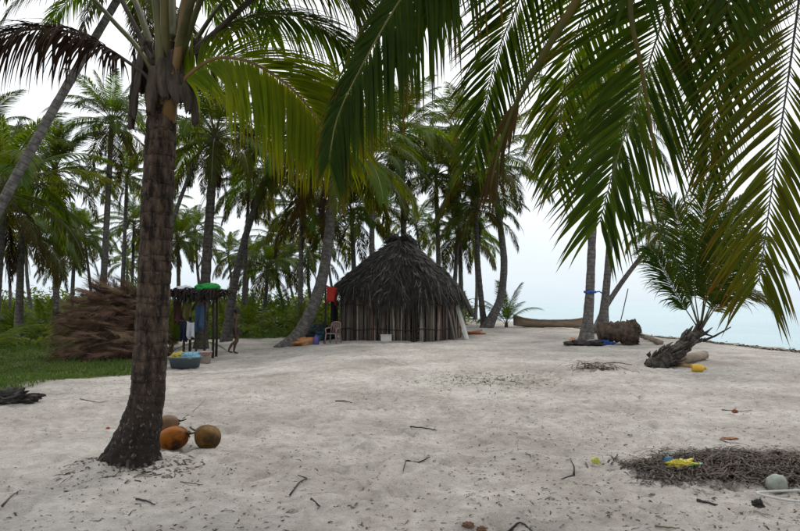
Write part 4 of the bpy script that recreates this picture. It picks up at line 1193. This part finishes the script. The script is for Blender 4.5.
# ------------------------------------------------------------------ walking person
pp = P0(235, 354)
person = tag(empty('person', pp, R(-62)), 'dark bare legged person walking along the sandy path beside the small shelter', 'person')
def skin_mesh(name, verts, edges, radii, root, m_, parent, sub=2):
    me_ = bpy.data.meshes.new(name); me_.from_pydata(verts, edges, [])
    o = bpy.data.objects.new(name, me_); col.objects.link(o)
    md = o.modifiers.new('skin', 'SKIN'); md.use_smooth_shade = True
    for i, sv in enumerate(me_.skin_vertices[0].data):
        sv.radius = (radii[i], radii[i]) if not hasattr(radii[i], '__len__') else radii[i]
        sv.use_root = i == root
    ss = o.modifiers.new('sub', 'SUBSURF'); ss.levels = sub; ss.render_levels = sub
    dg = bpy.context.evaluated_depsgraph_get()
    me2 = bpy.data.meshes.new_from_object(o.evaluated_get(dg)); me2.name = name
    bpy.data.objects.remove(o); me2.materials.clear(); me2.materials.append(m_)
    me2.polygons.foreach_set('use_smooth', [True] * len(me2.polygons))
    return link(name, me2, parent)
V, E, RR = [], [], []
def jv(p, r_, prev=None):
    V.append(p); RR.append(r_)
    if prev is not None: E.append((prev, len(V) - 1))
    return len(V) - 1
pel = jv((0, 0, .80), (.115, .085))
wst = jv((0, .005, .93), (.10, .075), pel); chs = jv((0, .015, 1.08), (.125, .085), wst); sho = jv((0, .01, 1.19), (.10, .065), chs)
nk = jv((0, .02, 1.27), .042, sho); hd0 = jv((0, .035, 1.33), .058, nk); hd1 = jv((0, .04, 1.41), .080, hd0); hd2 = jv((0, .035, 1.48), .055, hd1)
for s, (ky, kz, ay, az_, ty) in ((-1, (.10, .44, -.02, .075, .12)), (1, (.02, .43, -.24, .12, -.16))):
    hip = jv((.085 * s, 0, .76), .085, pel); kn = jv((.09 * s, ky, kz), .056, hip); cf = jv((.09 * s, (ky + ay) / 2 - .02, (kz + az_) / 2 + .06), .050, kn)
    an_ = jv((.09 * s, ay, az_), .033, cf); ft = jv((.095 * s, ay + .07, az_ - .04), .032, an_); jv((.10 * s, ay + .15, max(.02, az_ - .055)), .022, ft)
    sh2 = jv((.165 * s, .01, 1.17), .05, sho); el_ = jv((.205 * s, -.02 - .04 * s, .93), .034, sh2); wr = jv((.205 * s, .05 - .10 * s, .72), .023, el_)
    pm = jv((.20 * s, .07 - .11 * s, .655), (.018, .032), wr)
    for k, (fx, fl_) in enumerate(((-.028, .06), (-.010, .07), (.010, .066), (.027, .052))):
        f1 = jv((.20 * s - .006 * s, .07 - .11 * s + fx, .615), .008, pm); jv((.195 * s - .014 * s, .075 - .11 * s + fx, .615 - fl_), .007, f1)
    th = jv((.195 * s, .105 - .11 * s, .66), .009, wr); jv((.185 * s, .125 - .11 * s, .625), .008, th)
skin_m = mat('skin', (.060, .029, .018), (.080, .042, .027), 6, .55)
skin_mesh('body', V, E, RR, pel, skin_m, person)
V, E, RR = [], [], []
a0_ = jv((0, 0, .80), (.135, .105)); jv((0, .005, .91), (.118, .092), a0_)
for s, ky, kz in ((-1, .10, .44), (1, .02, .43)):
    h_ = jv((.088 * s, .0, .75), .105, a0_); jv((.09 * s, ky * .5, .59), .088, h_)
skin_mesh('shorts', V, E, RR, 0, cloth('dark_shorts', (.02, .018, .022), tr=0), person)
mb = MB(); blob(mb, (0, .02, 1.425), (.088, .102, .092), 2, .08, 2, 3); hair = mb.build('hair', mat('hair', (.006, .005, .005), (.014, .012, .011), 20, .5), person, True)
eye_m = plastic('eye', (.5, .5, .5))
for s in (-1, 1):
    mb = MB(); blob(mb, (.028 * s, .112, 1.415), (.011, .008, .009), 1, 0, 1, 2); mb.build('eye', eye_m, person, True)
    mb = MB(); blob(mb, (.084 * s, .035, 1.395), (.010, .02, .028), 1, 0, 1, 2); mb.build('ear', skin_m, person, True)
mb = MB(); blob(mb, (0, .122, 1.39), (.014, .016, .022), 1, 0, 1, 2); mb.build('nose', skin_m, person, True)

# ------------------------------------------------------------------ beach right: canoe, logs, stump
ca = base_at(513, 37.5); cb = base_at(592, 36.6)
can = tag(empty('dugout_canoe', ca), 'long weathered dugout canoe drawn up on the sand behind the beach palms', 'canoe')
m1 = MB(); NS, NK = 34, 15; vs = []
ax_ = (cb - ca); ax_.z = 0; Lc = ax_.length; ax_.normalize(); sd_ = Vector((-ax_.y, ax_.x, 0))
for inner in (0, 1):
    for i in range(NS):
        u = i / (NS - 1)
        w_ = .36 * (1 - abs(2 * u - 1) ** 3.2 * .72); h_ = .44 + .18 * abs(2 * u - 1) ** 3; rk = .10 * abs(2 * u - 1) ** 4
        if inner: w_ = max(.03, w_ - .05)
        for k in range(NK):
            a = math.pi * (k / (NK - 1))
            zz = -math.sin(a) ** .7 * (h_ - (.06 if inner else 0)) + h_ + rk
            xx = -math.cos(a) * w_
            n_ = .012 * mnoise.noise(Vector((u * 14, k * .8, 2)))
            uu = u if not inner else .03 + u * .94
            vs.append(ax_ * Lc * uu + sd_ * xx + Vector((0, 0, zz - .03 + n_)))
fs = []
for inner in (0, 1):
    o_ = inner * NS * NK
    for i in range(NS - 1):
        for k in range(NK - 1):
            q = (o_ + i * NK + k, o_ + i * NK + k + 1, o_ + (i + 1) * NK + k + 1, o_ + (i + 1) * NK + k)
            fs.append(q if inner else q[::-1])
o_ = NS * NK
for i in range(NS - 1):
    for k in (0, NK - 1): fs.append((i * NK + k, (i + 1) * NK + k, o_ + (i + 1) * NK + k, o_ + i * NK + k))
for i in (0, NS - 1):
    for k in range(NK - 1): fs.append((i * NK + k, i * NK + k + 1, o_ + i * NK + k + 1, o_ + i * NK + k))
m1.add(vs, fs)
m1.build('hull', mat('canoe_wood', (.17, .125, .09), (.34, .26, .19), 3, .85, .4, 20, stretch=(.3, 1, 1)), can, True)
for u in (.3, .68):
    m1 = MB(); c_ = ax_ * Lc * u + Vector((0, 0, .42)); tube(m1, [c_ - sd_ * .37, c_ + sd_ * .37], .05, 8, flat=.4); m1.build('thwart', M['log'], can, True)
# uprooted stump
ps = P0(620, 344)
m1 = MB(); pts = [Vector((-.72, .1, .42)), Vector((-.3, .05, .45)), Vector((.15, 0, .43)), Vector((.5, -.05, .40))]
pts = spline(pts, 24)[0]
tube(m1, pts, [.30 + .10 * (i / 23) + .03 * math.sin(i * 1.7) for i in range(24)], 22, jit=.07)
blob(m1, (.36, -.05, .40), (.30, .38, .44), 6, .3, 2.2, 4, None, 0, .5)
stp = tag(empty('palm_stump', ps), 'dark uprooted palm stump lying beside the beach palms', 'stump')
m1.build('stem', mat('stump_bark', (.03, .022, .017), (.11, .075, .055), 7, .9, .7, 22), stp, True)
rg = random.Random(8)
for k in range(16):
    a = rg.uniform(0, 6.28); r_ = rg.uniform(.3, .42)
    p = Vector((.45, math.cos(a) * r_, .40 + math.sin(a) * r_)); q = p + Vector((rg.uniform(.08, .25), math.cos(a) * .12, math.sin(a) * .1 - .08))
    q.z = max(q.z, .0); m1 = MB(); tube(m1, [p - Vector((.15, 0, 0)), p.lerp(q, .6), q], [.035, .025, .01], 6); m1.build('root', M['soil_black'], stp, True)
lean_pole('driftwood_log', P0(609, 331) + Vector((0, 0, .5)), P0(661, 345) + Vector((0, 0, .08)), .11, M['log'], 'long pale log slanting from the stump down to the sand', 'log')
lean_pole('standing_stick', P0(617, 335), W(628, 289, 25.5), .022, M['stick'], 'thin stick standing upright in the sand against the water', 'stick')
lean_pole('driftwood_log', P0(676, 364.5) + Vector((0, 0, .1)), P0(705, 361) + Vector((0, 0, .12)), .13, M['log'], 'short weathered log behind the stumpy palm', 'log')
lean_pole('driftwood_log', P0(676, 366) + Vector((0, 0, .03)), P0(694, 368) + Vector((0, 0, .03)), .05, mat('tan_wood', (.25, .15, .06), (.36, .24, .11), 5), 'tan stick lying at the foot of the stumpy palm', 'stick')
jug(692, 370, .28, .085, plastic('ochre_plastic', (.60, .36, .02)), 'yellow plastic bottle lying right of the stumpy palm', True, 'plastic_bottle', 'bottle', rz=R(80))
heap('blue_tarp', 600, 344.5, (.46, .26, .12), cloth('blue_tarp', (.015, .045, .17), (.02, .08, .27)), 'blue tarp crumpled at the foot of the beach palms', 'tarp', 17, amp=.4, ridge=.5)
heap('dark_net', 585, 345, (.6, .25, .12), M['soil_black'], 'dark bundle of net left of the blue tarp', 'net', 18, amp=.4, ridge=.5)
jug(572, 344, .24, .09, plastic('orange_plastic', (.5, .22, .08)), 'small orange jar left of the beach palms', name='plastic_jar', cat='jar')
m1 = MB(); tube(m1, [Vector((math.cos(a) * .215, math.sin(a) * .215, .012 * math.sin(3 * a))) for a in [k * math.pi / 12 for k in range(25)]], .03, 6, cap=False, flat=1.6)
tube(m1, [(.2, -.1, 0), (.32, -.16, .02), (.42, -.16, -.05)], .028, 6)
tag(m1.build('blue_strip', cloth('blue_strip', (.03, .12, .42)), None, True, W(590, 292, b14.y)), 'blue strip of cloth tied round the upright beach palm', 'strip')
# strand line of seaweed along the water
def strands(name, pts_fn, count, m_, label, cat, seed, ln=(.05, .2), w=(.004, .012), up=.05):
    rg = random.Random(seed); m1 = MB()
    for k in range(count):
        p, lift = pts_fn(rg)
        a = rg.uniform(0, 6.28); L_ = rg.uniform(*ln); cur = rg.uniform(-.8, .8); ww = rg.uniform(*w)
        vs = []; q = p + Vector((0, 0, lift)); pit = rg.uniform(-.25, .35)
        for j in range(4):
            sdv = Vector((-math.sin(a), math.cos(a), rg.uniform(-.5, .5)))
            vs += [q - sdv * ww, q + sdv * ww]
            q = q + Vector((math.cos(a), math.sin(a), pit)) * (L_ / 3); a += cur * .4; pit -= .25
        m1.add(vs, [(0, 1, 3, 2), (2, 3, 5, 4), (4, 5, 7, 6)], [k / count] * 8)
    o = m1.build(name, m_); o['kind'] = 'stuff'; o['label'] = label; o['category'] = cat
    return o
M['weed'] = mat('seaweed', (.012, .010, .008), (.17, .135, .10), 32, .85, contrast=(.40, .66))
def strandline(rg):
    y = rg.uniform(10, 60); x = float(shore(y)) - .9 + rg.gauss(0, .22) + .5 * math.sin(y * .4)
    return Vector((x, y, float(hz(x, y)))), rg.uniform(0, .06)
strands('seaweed_line', strandline, 1800, M['weed'], 'dark line of washed up seaweed along the water edge', 'seaweed', 3, (.15, .5), (.02, .05))

# ------------------------------------------------------------------ foreground things
heap('charred_driftwood', 6, 404, (.36, .16, .13), M['soil_black'], 'black charred driftwood lump at the left edge of the sand', 'driftwood', 23, amp=.5, freq=2.2, ridge=.6, rz=.2, sub=5)
def coconut(px, py, s, rz, tilt, m_, label, seed, lobes=3, lob=.06, dent=0.0):
    p = P0(px, py)
    o = tag(empty('fallen_coconut', p, rz), label, 'coconut')
    bm = bmesh.new(); bmesh.ops.create_icosphere(bm, subdivisions=5, radius=1.0)
    vs = []
    for v in bm.verts:
        q = v.co.copy(); a = math.atan2(q.y, q.x)
        rr = math.hypot(q.x, q.y)
        k = 1 + lob * math.cos(lobes * a) * rr ** 2 - .10 * max(0, q.z) ** 4 + .02 * mnoise.fractal(q * 2.2 + Vector((seed, 0, 0)), 1, 2, 3)
        k -= dent * math.exp(-((a - 1.2) * 3) ** 2) * rr
        vs.append(Vector((q.x * s[0] * k, q.y * s[1] * k, q.z * s[2] * k)))
    m1 = MB(); rot = Matrix.Rotation(tilt, 4, 'Y')
    vs = [rot @ v for v in vs]; zm = min(v.z for v in vs)
    vs = [v - Vector((0, 0, zm + .02)) for v in vs]
    m1.add(vs, [tuple(v.index for v in f.verts) for f in bm.faces]); bm.free()
    m1.build('husk', m_, o, True)
    e = rot @ Vector((0, 0, s[2] * .93)) - Vector((0, 0, zm + .02)); dr = rot @ Vector((0, 0, 1))
    for k in range(3):
        a = k * 2.1; sv = (rot @ Vector((math.cos(a), math.sin(a), 0)))
        m2 = MB(); tube(m2, [e + sv * .005 - dr * .01, e + sv * .03 + dr * .004, e + sv * .05 - dr * .006], [.022, .018, .006], 7, flat=.4); m2.build('calyx', M['rachis_brown'], o, True)
    m2 = MB(); tube(m2, [e - dr * .005, e + dr * .05, e + dr * .09 + Vector((0, 0, .005))], [.011, .009, .008], 7); m2.build('stalk', M['rachis_brown'], o, True)
    return o
coconut(173, 447, (.115, .112, .165), R(10), R(80), mat('husk_orange', (.24, .075, .006), (.030, .016, .010), 6, .5, .15, 30, spec=.15, contrast=(.46, .62)), 'orange brown coconut lying nearest the foot of the large trunk', 3, 3, .11, .08)
coconut(207, 446, (.122, .118, .145), R(160), R(70), mat('husk_tan', (.040, .022, .008), (.145, .075, .016), 4, .6, .3, 40, spec=.15, contrast=(.40, .56)), 'tan olive coconut lying on the right of the pair', 5, 3, .085)
coconut(167, 430, (.10, .10, .14), R(40), R(85), mat('husk_brown', (.085, .045, .022), (.16, .085, .035), 6, .6, .2, 30), 'brown coconut half hidden behind the orange one', 7, 3, .06)

# seaweed and leaf litter heap
def mound(x, y):
    c_ = G(765, 468)
    u = (x - c_.x) / 1.15; v = (y - c_.y) / .62
    return .10 * math.exp(-(u * u + v * v) * 1.1)
mc = G(765, 468)
def mpt(rg):
    r_ = rg.random()
    if r_ < .80:
        x = mc.x + rg.gauss(.25, .50); y = mc.y + rg.gauss(0, .24)
    else:
        x = mc.x - 1.25 * rg.random() ** 1.4; y = mc.y + rg.gauss(.0, .20) - .03
    if float(vnoise(x * 3.1, y * 5.0, 41)) + .5 * float(vnoise(x * 9, y * 13, 42)) < rg.uniform(-.45, .12): return mpt(rg)
    return Vector((x, y, float(hz(x, y)))), mound(x, y) * rg.uniform(.6, 1.05)
ws = strands('seaweed_heap', mpt, 12000, M['weed'], 'dark heap of dried seaweed and leaf scraps on the right foreground sand', 'seaweed', 5, (.015, .14), (.0012, .008))
strands('dry_stems', mpt, 700, M['stick'], 'longer dry stems tangled over the seaweed heap', 'stems', 15, (.12, .38), (.002, .006))
p = P0(777, 486)
mb = MB(); blob(mb, (0, 0, .045), (.078, .075, .085), 9, .14, 1.0, 4, -.6)
tag(mb.build('pale_stone', mat('pale_stone', (.20, .225, .18), (.30, .325, .275), 7, .55, .1, 40), None, True, p), 'pale greenish rounded stone at the edge of the seaweed heap', 'stone')
p = P0(791, 498); m1 = MB()
tube(m1, [Vector((math.cos(a) * .24, math.sin(a) * .13, .022 + .010 * math.sin(2 * a + 1))) for a in [k * math.pi / 24 for k in range(49)]], .009, 8, cap=False, jit=.08)
tag(m1.build('white_hoop', plastic('white_hoop', (.50, .49, .46), .6), None, True, p), 'white hoop lying in front of the pale stone', 'hoop')
def wrapper(px, py, s, mats, label, seed, name='wrapper', cat='wrapper', rz=0.0):
    p = P0(px, py); m1 = MB(); blob(m1, (0, 0, s[2] * .5 + .035), s, seed, .5, 2.3, 4, -.5, 0, .7, rz)
    return tag(m1.build(name, mats, None, True, p), label, cat)
wrapper(682, 470, (.115, .05, .045), mat('wrapper_yellow', (.62, .50, .03), (.10, .38, .08), 9, .35, spec=.5, contrast=(.5, .56)), 'crumpled yellow and green wrapper on the seaweed', 31, rz=-.1)
wrapper(669, 468, (.035, .035, .045), plastic('wrapper_blue', (.03, .16, .32), .35), 'small blue scrap at the left end of the yellow wrapper', 32, 'plastic_scrap', 'scrap')
wrapper(698, 469, (.045, .03, .028), plastic('wrapper_turquoise', (.30, .62, .56), .35), 'small pale turquoise scrap right of the yellow wrapper', 33, 'plastic_scrap', 'scrap')
wrapper(596, 466, (.032, .03, .03), plastic('lime_scrap', (.48, .50, .08), .5), 'small lime yellow scrap alone on the sand left of the wrapper', 34, 'plastic_scrap', 'scrap')
wrapper(735, 412, (.032, .032, .03), plastic('orange_nut', (.24, .08, .02), .8), 'little orange fruit lying on the open sand', 35, 'small_fruit', 'fruit')
wrapper(730, 443, (.085, .045, .012), mat('orange_leaf', (.20, .09, .05), (.30, .16, .09), 9), 'curled orange leaf above the seaweed heap', 36, 'fallen_leaf', 'leaf')
wrapper(758, 512, (.035, .035, .03), M['soil_black'], 'dark spiky seed on the sand below the white hoop', 37, 'dry_seed', 'seed')
wrapper(108, 433, (.02, .02, .012), plastic('red_scrap', (.35, .03, .02), .6), 'tiny red scrap on the sand left of the large trunk', 38, 'plastic_scrap', 'scrap')
def stick(pts_px, r_, label, m_='stick', lift=.012, fork=None, name='driftwood_stick'):
    r_ *= .72
    ps_ = [P0(a_, b_) + Vector((0, 0, lift + (c_[0] if c_ else 0))) for a_, b_, *c_ in pts_px]
    o0 = ps_[0]; m1 = MB()
    pp_, L_ = spline([q - o0 for q in ps_], 12)
    pp_ = [q + Vector((0, 0, .0015 * math.sin(i * 1.9))) for i, q in enumerate(pp_)]
    tube(m1, pp_, [r_ * (1 - .55 * i / 11) for i in range(12)], 6, jit=.15)
    if fork:
        f_ = [P0(a_, b_) + Vector((0, 0, lift)) - o0 for a_, b_ in fork]
        tube(m1, f_, [r_ * .7, r_ * .3], 6, jit=.1)
    return tag(m1.build(name, M[m_], None, True, o0), label, 'stick')
stick([(290, 492), (300, 483), (307, 478), (298, 474)], .011, 'crooked dark twig in the middle foreground', 'soil_black')
stick([(311, 503), (320, 506)], .013, 'short thick dark twig below the crooked one', 'soil_black')
stick([(410, 428), (425, 429), (437, 431)], .012, 'straight dark stick near the centre of the sand', 'soil_black')
stick([(407, 461), (418, 459), (430, 457)], .012, 'dark stick pointing right below the centre', 'soil_black', fork=[(406, 462), (403, 472)])
stick([(335, 401), (345, 401), (352, 403)], .014, 'thick short stick left of the centre', 'soil_black')
stick([(362, 394), (372, 404), (386, 409)], .008, 'thin bent twig pointing away left of the centre')
stick([(574, 473), (574, 470, .03), (571, 467, .05)], .014, 'forked twig poking up from the sand', 'soil_black', fork=[(573, 473), (561, 478)])
stick([(697, 501), (710, 504), (730, 506)], .016, 'dark broken twig in front of the seaweed heap', 'soil_black')
stick([(722, 408), (738, 407), (752, 407)], .010, 'long straight twig beside the little orange fruit')
stick([(494, 381), (510, 382), (524, 383)], .013, 'straight stick on the far sand right of the centre')
stick([(64, 497), (80, 493), (93, 490)], .011, 'twig lying at the lower left of the sand', fork=[(80, 493), (88, 487)])
stick([(136, 501), (146, 503), (155, 508)], .012, 'dark twig below the foot of the large trunk', 'soil_black')
stick([(180, 481), (192, 481), (203, 482)], .007, 'thin pale twig below the two coconuts')
stick([(80, 400), (98, 401), (108, 400)], .009, 'thin stick left of the large trunk')
stick([(2, 505), (12, 501), (18, 498)], .012, 'twig at the lower left edge of the sand')
stick([(183, 417), (195, 409), (206, 398)], .006, 'long thin straw behind the two coconuts')
stick([(508, 525), (520, 522), (532, 529)], .012, 'curled root fragment at the bottom edge', 'soil_black')
stick([(655, 527), (668, 529), (680, 530)], .010, 'twig at the bottom edge right of the centre')
stick([(602, 363), (615, 362), (632, 364)], .02, 'long stick lying left of the stumpy palm')
stick([(5, 372), (22, 366), (52, 362), (92, 360)], .035, 'long fallen branch lying in front of the dry frond heap')
for i, (a_, b_) in enumerate([(468, 525), (482, 528)]):
    heap('dead_leaf', a_, b_, (.036, .028, .018), mat('dead_leaf', (.09, .04, .02), (.16, .09, .05), 12), ('curled reddish dead leaf at the bottom edge', 'second dead leaf just right of the reddish one')[i], 'leaf', 40 + i, amp=.5, ridge=.7)
# bundle of dry twigs near the stumpy palm
def twpt(rg):
    q = G(596, 370); x = q.x + rg.gauss(0, .22); y = q.y + rg.gauss(0, .18); return Vector((x, y, float(hz(x, y)))), rg.uniform(0, .12)
strands('twig_litter', twpt, 160, M['stick'], 'tangle of dry twigs on the sand left of the stumpy palm', 'twigs', 9, (.15, .5), (.006, .014))
def rootpt(rg):
    a = rg.uniform(0, 6.28); r_ = rg.uniform(.2, .62); x, y = n1.x + .05 + math.cos(a) * r_, n1.y + math.sin(a) * r_ * .8 - .05
    return Vector((x, y, float(hz(x, y)))), .004
strands('root_litter', rootpt, 240, M['weed'], 'dark root fibres and bark crumbs round the foot of the large trunk', 'litter', 10, (.03, .14), (.004, .011))

# scattered scraps of leaf, bark and straw on the open sand
def litter(rg):
    while True:
        y = 3.6 + 22 * rg.random() ** 1.6; x = rg.uniform(-.72, .72) * (y + 1)
        if float(veg(x, y)) > .3: continue
        dens = .25 + .9 * max(0, float(vnoise(x * .8, y * .8, 21)) + .25) + .5 * (x / y > .1) + (.3 if y > 9 else 0)
        if rg.random() < dens: return Vector((x, y, float(hz(x, y)))), .004
strands('sand_litter', litter, 11000, M['weed'], 'scattered dark scraps of leaf and bark over the open sand', 'litter', 12, (.008, .06), (.0015, .0065))
# sprouts of green on the sand
def sprout(rg):
    q = G(485, 380); x = q.x + rg.gauss(0, .7); y = q.y + rg.gauss(0, .7); return Vector((x, y, float(hz(x, y)))), .01
strands('creeping_weed', sprout, 500, M['leaf_far'], 'faint patch of creeping green weed on the far sand', 'weed', 13, (.03, .09), (.004, .010))

# ------------------------------------------------------------------ grass and undergrowth
rg = random.Random(51)
M['grass'] = mat('grass', (.032, .068, .010), (.085, .13, .026), 1.2, .6, trans=(.35, (1.8, 1.9, .8)))
m1 = MB()
cnt = 0
while cnt < 30000:
    y = 9 + 36 * rg.random() ** 1.5; x = -rg.uniform(-.25, .80) * (y + 1)
    vv_ = float(veg(x, y))
    if rg.random() > vv_ ** 2: continue
    cnt += 1
    h_ = rg.uniform(.03, .11) * (1 + 1.0 * (y > 22)) * (1.0 + .8 * max(0, float(vnoise(x * .6, y * .6, 31)))); a = rg.uniform(0, 6.28); w_ = rg.uniform(.006, .014) * (1 + y / 30)
    p = Vector((x, y, float(hz(x, y)) - .01)); s_ = Vector((math.cos(a), math.sin(a), 0)); ln = Vector((rg.uniform(-.5, .5), rg.uniform(-.5, .5), 0)) * h_
    m1.add([p - s_ * w_, p + s_ * w_, p + ln * .4 + Vector((0, 0, h_ * .7)) + s_ * w_ * .7, p + ln * .4 + Vector((0, 0, h_ * .7)) - s_ * w_ * .7, p + ln + Vector((0, 0, h_))], [(0, 1, 2, 3), (3, 2, 4)])
o = m1.build('grass', M['grass']); o['kind'] = 'stuff'; o['label'] = 'short green grass along the edge of the sand'; o['category'] = 'grass'
M['under'] = mat('undergrowth', (.026, .058, .008), (.13, .155, .025), .9, .55, trans=(.4, (2.0, 2.0, .7)), contrast=(.32, .68))
m1 = MB()
clumps = []
for k in range(260):
    while True:
        y = rg.uniform(30.5, 62) if rg.random() < .75 else rg.uniform(24, 34); x = -rg.uniform(-.22, .85) * (y + 2)
        if float(veg(x, y)) > .7 and not (y < 27 and x > -13) and not (-4.5 < x < 5 and y < 32): break
    clumps.append((x, y, rg.uniform(.6, 1.5), rg.uniform(.5, 1.5) * (.75 if y < 30 else 1.15)))
for k in range(150):      # a far thicket closes the view to the sea on the left
    y = rg.uniform(58, 90); clumps.append((rg.uniform(-.75, .08) * y, y, rg.uniform(1.6, 2.8), rg.uniform(1.6, 3.6)))
for x, y, r_, h_ in clumps:
    z0 = float(hz(x, y))
    for k in range(170):
        a = rg.uniform(0, 6.28); q = math.sqrt(rg.random()); zz = h_ * rg.random() ** .8 * (1 - .55 * q * q)
        p = Vector((x + math.cos(a) * q * r_, y + math.sin(a) * q * r_, z0 + zz))
        ln = rg.uniform(.14, .42) * (1 if y < 56 else 2.2); d_ = Vector((math.cos(a + rg.uniform(-1, 1)), math.sin(a + rg.uniform(-1, 1)), rg.uniform(-.3, .9))).normalized()
        s_ = d_.cross(Vector((rg.uniform(-.4, .4), rg.uniform(-.4, .4), 1))).normalized() * ln * rg.uniform(.14, .26)
        m1.add([p, p + d_ * ln * .5 + s_, p + d_ * ln + Vector((0, 0, -.05)), p + d_ * ln * .5 - s_], [(0, 1, 2, 3)])
o = m1.build('undergrowth', M['under']); o['kind'] = 'stuff'; o['label'] = 'leafy green undergrowth filling the floor of the palm grove'; o['category'] = 'undergrowth'
